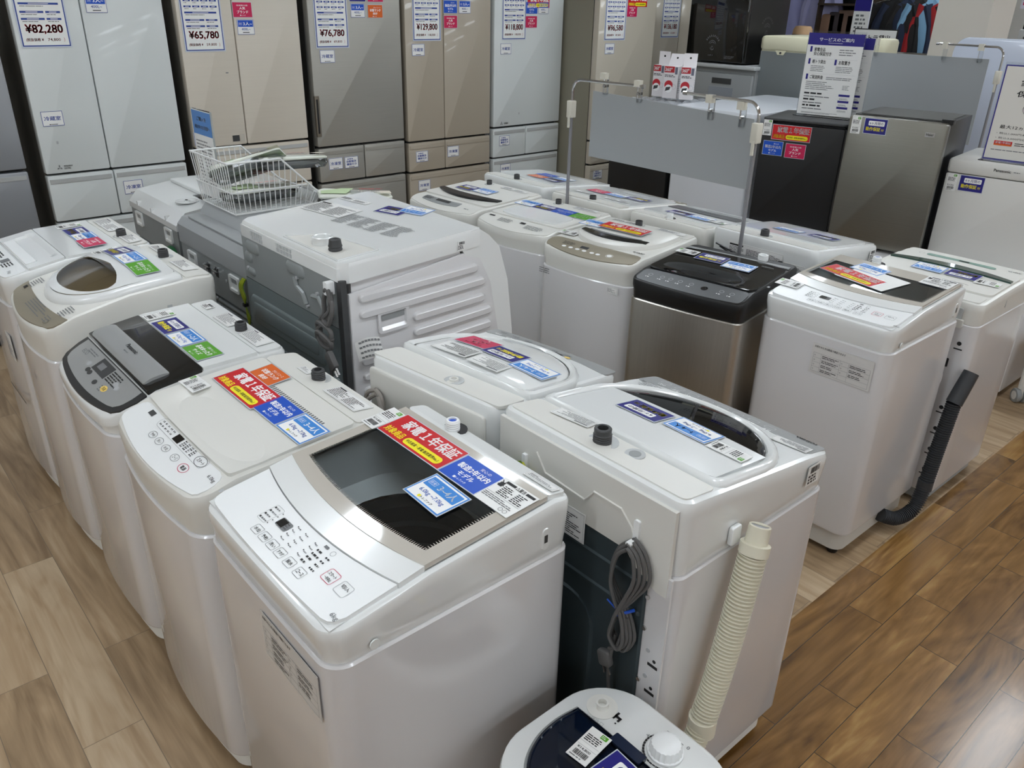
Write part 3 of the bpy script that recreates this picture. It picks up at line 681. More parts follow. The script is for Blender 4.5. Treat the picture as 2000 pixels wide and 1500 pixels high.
# second: plain white, red warranty card, slotted back deck
def panel_print(b, s, vc, items):
    k = B(T=s.tm(vc, .0024))
    for it in items:
        f = getattr(k, it[0]); f(*it[1:])
    o = len(b.v); b.v += k.v
    for f, m in zip(k.f, k.fm): b.f.append(tuple(i+o for i in f)); b.fm.append(b.mi(k.mats[m]))
def oval(u, v, a, c, m, t=.08): return ('ring', circ(a, 24, u, v, c), circ(a*(1-t), 24, u, v, c*(1-t*1.3)), 0, m)
s = L2 = Washer('washing_machine', 'white washing machine with 6.0kg panel and orange card beside a slotted vent', .68, 1.715, .51, .50, -90, [(0, .85), (.09, .875), (.3, .89), (.42, .895), (.5, .885)], .755, bow=.024, rf=.06, top=WC, body=WB)
b = B(); s.patch(b, -.238, .238, .004, .078, PW, w=.0015, bow1=.022, bow2=.004, r=.03, t=.006)
I = [('frame', -.110, .006, .160, .036, .0006, 0, GPR, .014), ('rect', -.012, .010, .020, .030, .0002, BKG), ('rect', -.175, .012, -.148, .026, .0002, GD), ('text', '6.0kg', .196, .004, .228, .016, 0, BKP, .0)]
for i in range(5):
    for j in range(2): I.append(('bars', -.10+.016*i, .012+.010*j, -.089+.016*i, .018+.010*j, 1, 0, BKP, i+j*7, .7))
for i in range(4): I.append(('bars', .030+.018*i, .010, .044+.018*i, .031, 4, 0, BKP, 40+i, .6))
for u, t in ((-.070, '予約'), (-.030, '洗い'), (.012, '水位'), (.066, 'コース')): I += [oval(u, -.014, .016, .010, GPR), ('text', t, u-.009, -.018, u+.009, -.010, 0, BKP)]
I += [oval(.120, -.016, .019, .012, CRIM), ('text', '電源', .110, -.021, .130, -.011, 0, BKP, .01), oval(.134, .020, .024, .014, GPR), ('text', 'スタート', .119, .015, .149, .025, 0, BKP, .01)]
panel_print(b, s, .045, I); b.make('control_panel', s.root)
b = B()
s.patch(b, -.242, .242, .084, .392, WC, w=.008, bow1=.004, t=.012, r=.012, nu=24, nv=20, wf=lambda x, t: -.022*max(0, 1-((x-.10)/.92)**2)**.6*max(0, 1-abs(t-.24)/.30)**1.2)
b.make('lid', s.root)
b = B(); T = s.tm(.325, .009)
for i in range(26): u = -.055+.25*i/25; b.box(u-.0018, u+.0018, -.011, .011, -.001, .0004, GPR, T=T)
b.make('vent_slots', s.root)
b = B(); s.patch(b, -.243, .243, .398, .487, WC, w=.004, t=.008, r=.014); b.make('rear_deck', s.root)
s.inlet(-.036, .448, GD)
for c in (('warranty', -.095, .278, 0, .0105), ('model', .068, .284, 0, .0105), ('people:3~4人:6.0kg ~7.0kg', .188, .285, 0, .0105), ('rank', -.118, .348, 0, .012, 3), ('price', -.21, .19, 92, .0105)): s.stick(*c)
s.stick('info:.055:.025:3', -.10, .446, 0, .0055); s.stick('info:.15:.055:4:d', .115, .445, 0, .0055)
s.emboss('front', [(-.03, .16, .03, .17)], WB)

# third: dark control panel with silver handle
s = L3 = Washer('washing_machine', 'washing machine with charcoal control panel and wide silver lid handle', .68, 2.295, .53, .50, -90, [(0, .80), (.12, .85), (.27, .87), (.5, .875)], .745, bow=.018, rf=.085, top=WH, cap=True)
CH = mat('charcoal_satin_plastic', (46, 47, 49), .3)
b = B(); s.patch(b, -.258, .258, .004, .100, CH, w=.002, bow1=.017, bow2=0, r=.07, t=.006, nu=16, nv=10, front_only=True); b.make('control_panel', s.root)
b = B(); s.patch(b, -.235, .232, .018, .096, SILV, w=.0035, bow1=.014, bow2=0, r=.05, t=.001, nu=14, nv=8, front_only=True)
I = [('rect', -.062, -.004, .040, .040, .0014, GD), ('rect', -.045, .008, -.005, .028, .0017, GPR), ('bars', .046, -.002, .130, .036, 5, .0014, BKP, 5, .5), ('bars', -.17, .020, -.09, .034, 2, .0014, GPR, 6), ('bars', .07, -.034, .10, -.012, 3, .0014, GPR, 9)]
for u, v, m in ((-.09, .0, LPR), (-.062, -.014, GD), (-.040, -.016, GD), (.028, -.024, GD), (.112, .012, LPR), (.135, .006, LPR)): I.append(('poly', [(x, y, .0015) for x, y in circ(.013, 18, u, v, .008)], m))
I.append(('poly', [(x, y, .0015) for x, y in circ(.017, 18, .094, -.018, .010)], mat('amber_button', (240, 206, 110), .4))); I.append(('text', '洗濯', .084, -.023, .104, -.013, .0018, BKP))
I.append(('text', 'ECO', -.19, .008, -.15, .022, .0014, GPR)); panel_print(b, s, .055, I); b.make('panel_film', s.root)
b = B(); s.patch(b, -.256, .256, .104, .254, BKG, w=.010, t=.014, nu=4, nv=5, r=.004); lid = b.make('lid_front', s.root)
b = B(); s.patch(b, -.238, .216, .108, .180, SILV, w=.018, t=.009, r=.008, nu=6, nv=8, wf=lambda x, t: -.006*abs(2*t-1)**3)
panel_print(b, s, .146, [('text', 'Panasonic', -.045, .004, .035, .018, .017, BKP, .02), ('bars', -.02, -.012, .012, -.004, 1, .017, GPR, 2)]); b.make('lid_handle', s.root)
b = B(); s.patch(b, -.254, .254, .256, .412, WH, w=.010, t=.014, nu=16, nv=10, wf=lambda x, t: -.004*max(0, 1-abs(x-.05)/.8)*max(0, 1-abs(t-.72)/.25)); b.make('lid_rear', s.root)
b = B(); s.patch(b, -.254, .254, .418, .488, WH, w=.006, t=.01, r=.012); b.make('rear_deck', s.root); s.inlet(.060, .452, GD)
for c in (('six', -.093, .296, 0, .0125), ('people:1~2人:4.2kg~5.5kg', .030, .296, 0, .0125), ('roomy', .153, .296, 0, .0125), ('price', -.20, .30, 0, .0125)): s.stick(*c)
s.stick('info:.11:.055:6', -.035, .454, 0, .0085); s.stick('info:.12:.055:7', .155, .456, 0, .0085); s.stick('code:.05:.03', -.19, .452, 0, .0085)
s.stick('code:.03:.05', -.0, .03, 90, -.5) if False else None

# fourth: bronze smoked window in a rounded lid
s = L4 = Washer('washing_machine', 'washing machine with bronze smoked window in its rounded white lid', .70, 2.845, .49, .53, -90, [(0, .865), (.08, .895), (.25, .93), (.46, .945), (.53, .94)], .76, bow=.028, rf=.065, top=WC)
b = B(); s.patch(b, -.235, .235, .002, .062, TAN, w=.0015, bow1=.026, bow2=.018, r=.04, t=.005, nu=16, nv=8, front_only=True)
I = [('bars', -.06+.0, -.022, .12, .022, 5, .0008, GPR, 3, .35), ('bars', .13, -.018, .19, .01, 3, .0008, GPR, 4, .35), oval(.165, -.010, .014, .009, BKP), ('rect', -.205, .012, -.185, .026, .0009, BKP)]
panel_print(b, s, .025, I); b.make('control_panel', s.root)
b = B(); D1 = dshape(.232, .20, .262, .43); s.dome(b, D1, (0, .27), [(1, -.01), (1, .004), (.985, .012), (.96, .017), (.93, .020), (.90, .022)], WH, False)
b.make('lid_ring', s.root)
b = B(); IN = [(u*.90, .27+(v-.27)*.90) for u, v in D1]
# crown: white lid with opening for the bronze window
def crown(u, v): return .022+.018*max(0, 1-(u/.215)**2-((v-.255)/(.19 if v < .255 else .27))**2)
gw = []; 
W_ = [(-.188, .246), (-.10, .258), (0, .272), (.09, .262), (.13, .252), (.17, .236)] + [(.188*cos(a_*pi/20), .236-.128*sin(a_*pi/20)**.9) for a_ in range(1, 20)]
NP = 80
def ring_at(pts, n=NP, c=(0, .235)):
    out = []
    for i in range(n):
        a = 2*pi*i/n; d = (cos(a), sin(a)); best = None
        for p, q in zip(pts, pts[1:]+pts[:1]):
            ex, ey = q[0]-p[0], q[1]-p[1]; den = d[0]*ey-d[1]*ex
            if abs(den) < 1e-9: continue
            t = ((p[0]-c[0])*ey-(p[1]-c[1])*ex)/den; w = ((p[0]-c[0])*d[1]-(p[1]-c[1])*d[0])/den
            if t > 0 and -1e-6 <= w <= 1+1e-6 and (best is None or t > best): best = t
        out.append((c[0]+d[0]*best, c[1]+d[1]*best))
    return out
ra, rb_ = ring_at(IN), ring_at(W_)
def lerp_ring(k): return [(a[0]+(c[0]-a[0])*k, a[1]+(c[1]-a[1])*k) for a, c in zip(ra, rb_)]
b.stack([[s.P(u, v, crown(u, v)) for u, v in lerp_ring(k)] for k in (0, .25, .5, .75, 1)]+[[s.P(u, v, crown(u, v)-.006) for u, v in rb_]], WH, False, False); b.make('lid', s.root)
b = B(); c0 = (0, .2)
b.stack([[s.P(.0+(u)*k, .235+(v-.235)*k, crown(u*k, .235+(v-.235)*k)-.001) for u, v in rb_] for k in (1, .8, .6, .4, .2, .02)], BROWNT, False, True); b.make('lid_window', s.root)
b = B(); b.stack([[s.P(u*.99, .235+(v-.235)*.99, -.012) for u, v in rb_], [s.P(u*.8, .235+(v-.235)*.8, -.05) for u, v in rb_]], mat('bronze_tray', (150, 140, 116), .3), False, True); b.make('lid_tray', s.root)
b = B(); s.patch(b, -.228, .228, .437, .518, WC, w=.004, t=.008, r=.014); b.make('rear_deck', s.root); s.inlet(-.046, .462, GD)
for k, u in (('six', -.122), ('people:1~2人:4.2kg~5.5kg', .0), ('roomy', .118)): s.lay(k, u, .338, crown, 0, .0035)
s.lay('price', -.19, .315, lambda u, v: .023, 4, .003)
s.stick('info:.13:.05:8', .10, .478, 0, .006); s.stick('info:.10:.035:9:d', -.145, .478, 0, .006)
for u in (-.175, .185): s.stick('bare:.07:.05:%d' % int(200+u*100), u, .075, 0, .002)
b = B(T=s.face('right', .10, .86, .0)); b.box(-.008, .008, -.012, .012, 0, .004, GL); b.make('latch', s.root)
b = B(T=s.face('right', -.19, .79, .006)); b.cyl(0, 0, .008, 0, .003, WM, 14); b.make('screw_cap', s.root)
s.on_face('front', 'bare:.05:.05:17', .02, .66, .004)

# fifth: far end of the row, scooped lid
s = L5 = Washer('washing_machine', 'white washing machine with scooped lid, farthest of the row along the left aisle', .68, 3.345, .49, .50, -90, [(0, .90), (.2, .935), (.5, .945)], .80, bow=.02, rf=.05)
b = B(); s.patch(b, -.23, .23, .002, .075, PW, w=.0015, bow1=.018, r=.02, t=.005)
panel_print(b, s, .03, [('rect', .02, .0, .06, .03, .0, GPR), ('bars', -.1, -.01, .01, .03, 4, 0, BKP, 3, .5), ('bars', .07, -.01, .13, .03, 4, 0, BKP, 5, .5), ('text', '5kg', .17, -.01, .20, .004, 0, GPR)]); b.make('control_panel', s.root)
b = B(); s.patch(b, -.235, .235, .080, .200, WH, w=.008, t=.012, r=.006, nu=24, nv=16, wf=lambda x, t: -.035*(max(0, min(1, (t-.30)*6))*max(0, min(1, (.95-t)*1.6)) if abs(x) < .74 else 0)); b.make('lid_front', s.root)
b = B(); s.patch(b, -.16, .185, .084, .118, PW, w=.011, t=.003, r=.004); b.make('lid_handle', s.root)
b = B(); s.patch(b, -.235, .235, .203, .398, WH, w=.008, t=.012, r=.006); b.make('lid_rear', s.root)
b = B(); s.patch(b, -.235, .235, .404, .488, WC, w=.004, t=.008, r=.012); b.make('rear_deck', s.root); s.inlet(.085, .440, GD)
for c in (('six', -.068, .322, 0, .0105), ('people:1~2人:4.2kg~5.5kg', .030, .324, 0, .0115), ('popular', .135, .318, 0, .015, 0), ('price', -.175, .32, 0, .0105)): s.stick(*c)
s.stick('info:.20:.06:11', -.10, .448, 0, .0065); s.stick('info:.11:.05:12', .155, .450, 0, .0065)
s.on_face('front', 'info:.12:.10:13', .10, .62, .004)
b = B(T=s.face('front', .05, .42, .01)); b.rect(-.10, -.01, .14, 0, 0, GD); b.make('front_label_strip', s.root)

# ------------------------------------------------------------------ second row: backs to the first row
def cord_loop(s, T, loops, r, m, name='power_cord'):
    b = B(T=T)
    for L in loops: b.tube(catmull(L, 7), r, m, 8)
    return b.make(name, s.root)
def back_panel(s, z0, z1, w0, w1, m, d=.004, vents=(), name='back_panel', ribs=()):
    T = s.face('back', 0, 0, .003); b = B(T=T)
    b.stack([[(x, y, 0) for x, y in rrect(w1-w0, z1-z0, .02, 4, (w0+w1)/2, (z0+z1)/2)], [(x, y, d) for x, y in rrect(w1-w0-.012, z1-z0-.012, .016, 4, (w0+w1)/2, (z0+z1)/2)]], m, False)
    for (a0, y0, a1, y1, h) in ribs:
        b.stack([[(x, y, d) for x, y in rrect(a1-a0, y1-y0, min(a1-a0, y1-y0)*.4, 4, (a0+a1)/2, (y0+y1)/2)], [(x, y, d+h) for x, y in rrect(a1-a0-.012, y1-y0-.008, min(a1-a0, y1-y0)*.3, 4, (a0+a1)/2, (y0+y1)/2)]], m, False)
    o = b.make(name, s.root)
    if vents:
        v = B(T=T)
        for (a0, y0, a1, y1) in vents: v.box(a0, a1, y0, y1, d, d+.001, BKP)
        v.make('back_vent', s.root)
    return o
s = T1 = Washer('washing_machine', 'white washing machine showing its back, with ivory drain hose and looped grey cord', 1.34, .975, .53, .55, 90, [(0, .88), (.1, .90), (.55, .965)], .79, bow=.01, rf=.035, rb=.03, z0=.09)
b = B(); s.patch(b, -.252, .252, .006, .085, SILV, w=.0015, bow1=.008, bow2=.052, r=.012, t=.005, nu=16)
I = [('text', 'TOSHIBA', -.232, -.030, -.176, -.019, .0, BKP, .025)]
for i in range(8):
    u = .20-.045*i; I += [('bars', u-.016, .012-.0, u+.012, .026, 2, 0, PWH, 60+i, .5), ('frame', u-.016, -.014, u+.012, .004, .0007, 0, PWH, .006)]
panel_print(b, s, .034, I); b.make('control_panel', s.root)
RO = dshape(.255, .212, .268, .432); b = B()
s.dome(b, RO, (0, .27), [(1, -.012), (1, .002), (.99, .008), (.97, .012), (.945, .014), (.92, .012), (.90, .007), (.893, -.004)], WH, False); b.make('lid_ring', s.root)
LO = [(u*.885, .27+(v-.27)*.885) for u, v in RO]
ln = [(u, v) for u, v in LO if v >= .2149]
b = B(); top = sorted([p for p in LO if p[1] < .215], key=lambda p: p[0])
def dz(u, v): return .006+.006*max(0, 1-(u/.23)**2)
dk = [p for p in LO if p[1] <= .216]
K = 24; vs = []; fs = []
def vfront(u): x = min(1, abs(u)/(.255*.885)); return .27+(.268-.27)*.885-.212*.885*sqrt(max(0, 1-x*x))
for j in range(7):
    for i in range(K+1):
        u = .2195*(2*i/K-1); t = j/6; vf = min(vfront(u), .216); v = vf+(.218-vf)*t; vs.append(s.P(u, v, dz(u, v)-.004*(1-t)**2))
for j in range(6):
    for i in range(K): fs.append((j*(K+1)+i, j*(K+1)+i+1, (j+1)*(K+1)+i+1, (j+1)*(K+1)+i))
b.add(vs, fs, SMOKE); b.make('lid_window', s.root)
b = B(); s.patch(b, -.222, .222, .1, .30, GD, w=-.004, t=.0, bow1=.01, nu=8); b.make('lid_well', s.root)
b = B(); s.patch(b, -.075, .06, .128, .162, GY, w=.0, t=.012, r=.012, bow1=.010)
for i in range(16):
    for j in range(3): b.cyl(-.066+.0078*i, .137+.007*j-s.D/2, .0024, s.z(.14)+.0005, s.z(.14)+.0012, BKP, 6)
b.make('lint_grille', s.root)
b = B(); vs = []; fs = []
for j in range(7):
    for i in range(K+1):
        x = 2*i/K-1; t = j/6; v = .216+(.422-.216)*t; hwid = .2205+.004*t; vs.append(s.P(x*hwid, v, dz(x*hwid, v)+.001))
n0 = len(vs)
for j in range(6):
    for i in range(K): fs.append((j*(K+1)+i, j*(K+1)+i+1, (j+1)*(K+1)+i+1, (j+1)*(K+1)+i))
vs += [(x, y, z-.012) for x, y, z in vs]
rim = list(range(K+1))+[j*(K+1)+K for j in range(1, 7)]+[6*(K+1)+i for i in range(K-1, -1, -1)]+[j*(K+1) for j in range(5, 0, -1)]
for a, c in zip(rim, rim[1:]+rim[:1]): fs.append((a, c, n0+c, n0+a))
b.add(vs, fs, WH); b.make('lid', s.root)
b = B(); s.patch(b, -.25, .25, .438, .535, WC, w=.003, t=.008, r=.014, nu=16, nv=4, wf=lambda x, t: 0); b.make('rear_deck', s.root)
s.inlet(.007, .487, GD, .019, .036)
b = B(); T = Matrix.Translation(s.P(-.070, .470, .004)); b.lathe([(.022, 0), (.022, .0012)], GL, 22, T); b.lathe([(.013, .0012), (.013, .0018)], GY, 18, T); b.make('softener_cap', s.root)
for k, u, v, r in (('six', .066, .276, 0), ('people:3~4人:6.0kg ~7.0kg', -.062, .262, 0), ('price', -.168, .278, 94)): s.lay(k, u, v, dz, r, .0035)
s.stick('info:.11:.05:15', .115, .470, 0, .0055, 0) if False else s.stick('info:.105:.045:15', .125, .452, 8, .0055)
s.stick('info:.09:.04:16', -.200, .075, 4, .0022); s.stick('bare:.08:.05:18', .205, .10, -10, .0022)
s.on_face('left', 'code:.05:.05', .19, .855, .0085)
# white collar at the back, steel back panel, corner posts with slots
b = B(T=s.face('back', 0, 0, .002))
P_ = [(-.255, .80), (-.255, .955), (.255, .955), (.255, .80), (.205, .80), (.19, .815), (.14, .82), (.12, .84), (-.02, .845), (-.05, .855), (-.12, .85), (-.15, .83), (-.20, .80)]
P_ = [(x, y) for x, y in [(-.255, .945), (-.255, .845), (-.20, .845), (-.19, .775), (-.02, .775), (0, .80), (.14, .80), (.165, .775), (.225, .745), (.25, .745), (.25, .945)]]
b.stack([[(x, y, 0) for x, y in P_], [(x, y, .010) for x, y in P_]], WC, False)
b.tube([(-.13, .905, .011), (-.10, .865, .011), (.02, .858, .011), (.045, .89, .011), (.12, .888, .011), (.15, .86, .011), (.16, .83, .011)], .003, WC, 6)
b.make('back_collar', s.root)
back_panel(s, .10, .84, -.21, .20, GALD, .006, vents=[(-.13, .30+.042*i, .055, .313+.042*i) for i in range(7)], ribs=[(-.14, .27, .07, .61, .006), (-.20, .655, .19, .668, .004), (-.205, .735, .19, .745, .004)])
b = B(T=s.face('back', 0, 0, .003)); b.box(.205, .258, .10, .79, 0, .006, WB, r=.002)
for z in (.775, .557, .483, .28): b.rect(.224, z-.004, .250, z+.004, .0066, BKP); b.cyl(.240, z+.014, .0042, .006, .0068, BKP, 10)
for z in (.60, .53, .46): b.cyl(.222, z-.01, .005, .006, .008, LPR, 10)
for z in (.72, .64, .50): b.cyl(.207, z, .005, .006, .010, CHR, 10)
b.make('corner_post', s.root)
s.on_face('back', 'info:.115:.075:19:d', -.03, .785, .014)
T = s.face('back', .165, 0, .004)
b = B(T=T); b.box(-.007, .007, .835, .885, .008, .014, PW, r=.003); b.box(-.007, .007, .835, .842, .008, .034, PW, r=.002); b.make('cord_hook', s.root)
c = []
for i, (w, dx) in enumerate(((.052, 0), (.044, .004), (.037, -.004), (.030, .002))):
    z = .016+.008*i; c.append([(dx, .842-.004*i, z), (-w*.7, .80, z), (-w*.85, .74, z+.006), (-w*.3, .690, z+.004), (.004, .672, z+.004), (w*.35, .640, z), (w*.5, .60, z), (dx, .555+.006*i, z), (-w*.55, .60, z+.006), (-w*.3, .645, z+.008), (0, .676, z+.010), (w*.5, .72, z+.006), (w*.95, .77, z+.002), (w*.65, .82, z), (dx, .846-.004*i, z)])
pc = cord_loop(s, T, c+[[(-.012, .60, .03), (-.022, .50, .03), (-.02, .38, .02), (-.018, .18, .012), (-.02, .11, .012)], [(.012, .66, .03), (.0, .58, .035), (-.022, .555, .035)]], .0042, CORD)
b = B(T=T); b.tube([(-.014, .672, .012), (0, .668, .046), (.016, .672, .012)], .004, BLUE, 6); b.tube([(-.008, .674, .040), (-.03, .69, .046)], .002, BLUE, 6); b.make('cord_tie', pc)
b = B(T=T @ Matrix.Translation((-.03, .52, .034)) @ Matrix.Rotation(.3, 4, 'Z')); b.box(-.016, .016, -.016, .022, -.008, .008, CORD, r=.006, b=.003); b.box(-.010, -.0075, -.036, -.015, -.003, .003, CHR); b.box(.006, .0085, -.036, -.015, -.003, .003, CHR); b.make('plug', pc)
b = B(T=s.face('back', -.165, 0, .004)); 
for i in range(5): b.tube(catmull([(0, .865, .014), (-.016-.005*i, .845, .016), (-.02-.004*i, .81, .014), (-.004*i, .785, .014)], 5), .0022, mat('earth_wire_green_yellow', (120, 150, 30), .5), 5); b.tube(catmull([(0, .865, .018), (.012+.004*i, .84, .018), (.014+.003*i, .80, .016), (.004*i, .785, .014)], 5), .0022, mat('earth_wire_yellow', (196, 196, 40), .5), 5)
b.box(-.006, .006, .84, .885, .008, .016, PW, r=.002); b.make('earth_wire', s.root)
s.grip('left', .19, .572, .105, .05, -3, WB); T = None
for bx in ((-.24, .752, .22, .768), (-.23, .13, .24, .142)): s.emboss("left", [bx], WB)
b = B(); 
for a in (-.10, .0, .10, .145): b.box(-.0015, .0015, .15, .73, 0, .0016, WB, T=s.face('left', a, 0, 0))
b.make('side_panel_seam', s.root)
def ribbed(path, r, m, pitch=.009, amp=.12, name='drain_hose', parent=None, n=12):
    P = catmull(path, 24); L = 0; pts = [P[0]]; acc = [0]
    for a, c in zip(P, P[1:]): L += (c-a).length; acc.append(L)
    N_ = int(L/pitch)*4; pts = []; rad = []; k = 0
    for i in range(N_+1):
        d = L*i/N_
        while k < len(acc)-2 and acc[k+1] < d: k += 1
        f = (d-acc[k])/max(acc[k+1]-acc[k], 1e-6); pts.append(P[k].lerp(P[k+1], f)); rad.append(r*(1+amp*(1 if i % 4 in (0, 1) else -1)))
    return pts, rad
def wloc(s, x, y, z):   # world -> local of a machine
    return s.root.matrix_world.inverted() @ Vector((x, y, z))
def place_local(s):
    s.root.matrix_basis; return Matrix.Translation(s.root.location) @ s.root.rotation_euler.to_matrix().to_4x4()
iv = place_local(s).inverted()
path = [iv @ Vector(p) for p in ((1.272, .672, .835), (1.258, .668, .79), (1.225, .664, .64), (1.196, .664, .50), (1.168, .666, .385), (1.12, .672, .24), (1.08, .685, .12))]
d_ = (path[0]-path[1]).normalized()
b = B(); pts, rad = ribbed(path[1:5], .026, HOSE, .0085, .14); b.tube(pts, .026, HOSE, 18, radii=rad)
b.tube([path[1]+d_*k for k in (.062, .061, .024, .023, .0, -.001)], .03, HOSE, 18, radii=[.019, .0225, .0235, .031, .031, .026]); b.tube([path[1]+d_*.0615, path[1]+d_*.062], .018, LPR, 16)
b.tube([path[4]+Vector((0, 0, .014)), path[4]+Vector((0, 0, .013)), path[4]-Vector((0, 0, .03)), path[4]-Vector((0, 0, .031))], .029, HOSE, 18, radii=[.026, .031, .031, .026])
pts, rad = ribbed(path[4:], .024, HOSE, .0085, .14); b.tube(pts, .022, HOSE, 16, radii=rad)
b.make('drain_hose', s.root)
b = B(); b.box(-.016, .016, -.022, .022, 0, .012, PW, r=.006, b=.003, T=s.face('left', -.10, .825, .002)); 
b.make('hose_holder', s.root)

s = T2 = Washer('washing_machine', 'white washing machine with crimson and navy cards on a round lid', 1.285, 1.515, .46, .50, 97, [(0, .875), (.5, .945)], .78, bow=.012, rf=.04, z0=.09)
b = B(); s.patch(b, -.226, .226, .004, .060, SILV, w=.0015, bow1=.010, bow2=.030, r=.012, t=.005, nu=14)
I = [('rect', -.055, .0, -.025, .016, 0, BKP), ('poly', [(x, y, 0) for x, y in circ(.010, 14, -.075, .008, .007)], mat('amber_button', (240, 206, 110), .4))]
for i in range(6): u = .19-.05*i; I += [('bars', u-.018, .012, u+.014, .024, 2, 0, PWH, 80+i, .5), ('bars', u-.018, -.014, u+.010, .0, 2, 0, GPR, 90+i, .4)]
panel_print(b, s, .028, I); b.make('control_panel', s.root)
R2 = dshape(.238, .20, .252, .385); b = B(); s.dome(b, R2, (0, .25), [(1, -.01), (1, .003), (.985, .012), (.955, .017), (.92, .016), (.89, .010)], WH, False); b.make('lid_ring', s.root)
b = B(); R3 = [(u*.885, .25+(v-.25)*.885) for u, v in R2]; s.dome(b, R3, (0, .25), [(1, .004), (.97, .012), (.9, .017), (.7, .023), (.4, .027), (.1, .028)], WH); b.make('lid', s.root)
b = B(); s.patch(b, -.055, .11, .092, .125, GL, w=.016, t=.004, r=.010, bow1=.012, bow2=.012, nu=12); s.patch(b, -.045, .03, .094, .119, GY, w=.0175, t=.001, r=.004, bow1=.010, bow2=.010); b.make('lid_handle', s.root)
b = B(); s.patch(b, -.23, .23, .392, .488, WC, w=.003, t=.008, r=.014)
b.make('rear_deck', s.root)
b = B(); T = Matrix.Translation(s.P(-.046, .455, .003)); b.lathe([(.026, 0), (.026, .002), (.022, .003), (.012, .001)], GL, 22, T, True, False); b.lathe([(.012, -.01), (.012, .007), (.008, .007), (.007, -.004), (.001, -.004)], WC, 16, T); b.make('water_inlet', s.root)
def d2(u, v): return .028-.010*((u/.21)**2+((v-.25)/.17)**2)
for k, u, v in (('popular', .095, .222), ('six', -.020, .236), ('people:3~4人:6.0kg ~7.0kg', -.138, .255), ('info:.13:.07:21:d', .085, .318), ('info:.11:.06:22', -.045, .328)): s.lay(k, u, v, d2, 0, .0025)
b = B(T=s.face('back', 0, 0, .002)); b.box(-.22, .20, .80, .915, 0, .012, WC, r=.01, b=.004); b.make('back_collar', s.root)
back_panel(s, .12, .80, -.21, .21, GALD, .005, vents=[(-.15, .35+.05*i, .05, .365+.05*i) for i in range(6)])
T = s.face('back', -.185, 0, .012)
cord_loop(s, T, [[(0, .86, .01), (-.03, .84, .018), (-.035, .77, .02), (-.01, .72, .02), (.03, .76, .018), (.03, .84, .016), (0, .86, .01)], [(.01, .855, .02), (-.02, .82, .03), (-.02, .75, .03), (.02, .73, .03), (.045, .80, .03), (.02, .85, .02)]], .006, mat('taupe_cord', (150, 144, 138), .5))
b = B(T=s.face('back', -.215, 0, .012)); b.tube(catmull([(0, .80, .01), (.01, .76, .016), (.03, .72, .014), (.06, .69, .01)], 5), .003, mat('earth_wire_yellow', (196, 196, 40), .5), 6); b.make('earth_wire', s.root)
# ------------------------------------------------------------------ middle block: fronts to the drum washers
s = S2 = Washer('washing_machine', 'stainless washing machine with black top cover', 2.52, 1.695, .455, .48, -81, [(0, .865), (.09, .885), (.48, .90)], .795, bow=.012, rf=.035, body=STL, top=BK, plinth=BK, bev=.008)
b = B(); s.patch(b, -.212, .212, .004, .088, mat('dark_pewter_panel', (104, 106, 108), .35, metal=.3), w=.0015, bow1=.010, bow2=-.004, r=.02, t=.004)
I = [('poly', [(x, y, 0) for x, y in circ(.013, 16, .055, .0)], BKG)]
for u in (-.17, -.12, -.085, -.045, 0, .12, .16): I += [oval(u, .006, .009, .009, LPR, .2), ('bars', u-.012, -.018, u+.012, -.008, 1, 0, PWH, 7, .5)]
panel_print(b, s, .045, I); b.make('control_panel', s.root)
b = B(); s.patch(b, -.214, .214, .094, .40, BKG, w=.006, t=.008, bow1=.0, r=.03, nu=20, nv=14, wf=lambda x, t: -.016*max(0, 1-(x/.85)**2)*max(0, 1-abs(t-.18)/.2)+.004*max(0, 1-x*x)); b.make('lid', s.root)
b = B(); s.patch(b, -.214, .214, .404, .425, GY, w=.005, t=.004); b.make('rear_strip', s.root)
s.inlet(.09, .450, PW, .019, .022, False)
for c in (('six', -.058, .315, 0, .0125), ('people:1~2人:4.2kg~5.5kg', .066, .292, 0, .0125), ('price', -.172, .33, 88, .0125)): s.stick(*c)
s.stick('bare:.08:.012:31', .17, .35, 0, .0125)

s = S3 = Washer('washing_machine', 'white washing machine with dark crescent handle and red warranty card', 2.545, 2.20, .475, .48, -84, [(0, .875), (.06, .89), (.48, .905)], .79, bow=.03, rf=.05, top=WC)
b = B(); s.patch(b, -.224, .224, .002, .085, TAN, w=.0015, bow1=.028, bow2=.0, r=.03, t=.004, nu=14)
I = [('rect', -.055, -.006, -.015, .012, .0, BKP), ('bars', -.15, -.004, -.07, .02, 3, 0, BKP, 4, .4), oval(.10, -.010, .017, .013, PWH), ('poly', [(x, y, .0003) for x, y in circ(.012, 14, .10, -.010, .009)], PWH)]
for u in (-.125, -.09, -.055, -.02, .02, .05): I.append(('poly', [(x, y, .0003) for x, y in circ(.011, 14, u, -.020, .007)], PWH))
panel_print(b, s, .035, I); b.make('control_panel', s.root)
b = B(); R = dshape(.205, .19, .27, .392); s.dome(b, R, (0, .25), [(1, .0), (1, .006), (.97, .016), (.9, .022), (.7, .026), (.1, .028)], WC); b.make('lid', s.root)
b = B(); s.patch(b, -.165, .165, .180, .205, BKG, w=.032, t=.014, bow1=.055, bow2=.030, nu=18, nv=4, wf=lambda x, t: -.008*x*x); s.patch(b, -.13, .13, .196, .205, GPR, w=.0335, t=.001, bow1=.036, bow2=.030, nu=14, nv=2, wf=lambda x, t: -.007*x*x); b.make('lid_handle', s.root)
b = B(); s.patch(b, -.222, .222, .40, .468, WC, w=.003, t=.006, r=.012); b.make('rear_deck', s.root); s.inlet(-.05, .44, GD, .015, .008)
for c in (('warranty', .0, .262, 0, .036), ('people:3~4人:6.0kg ~7.0kg', -.160, .262, 0, .028), ('price', -.20, .14, 92, .006)): s.stick(*c)
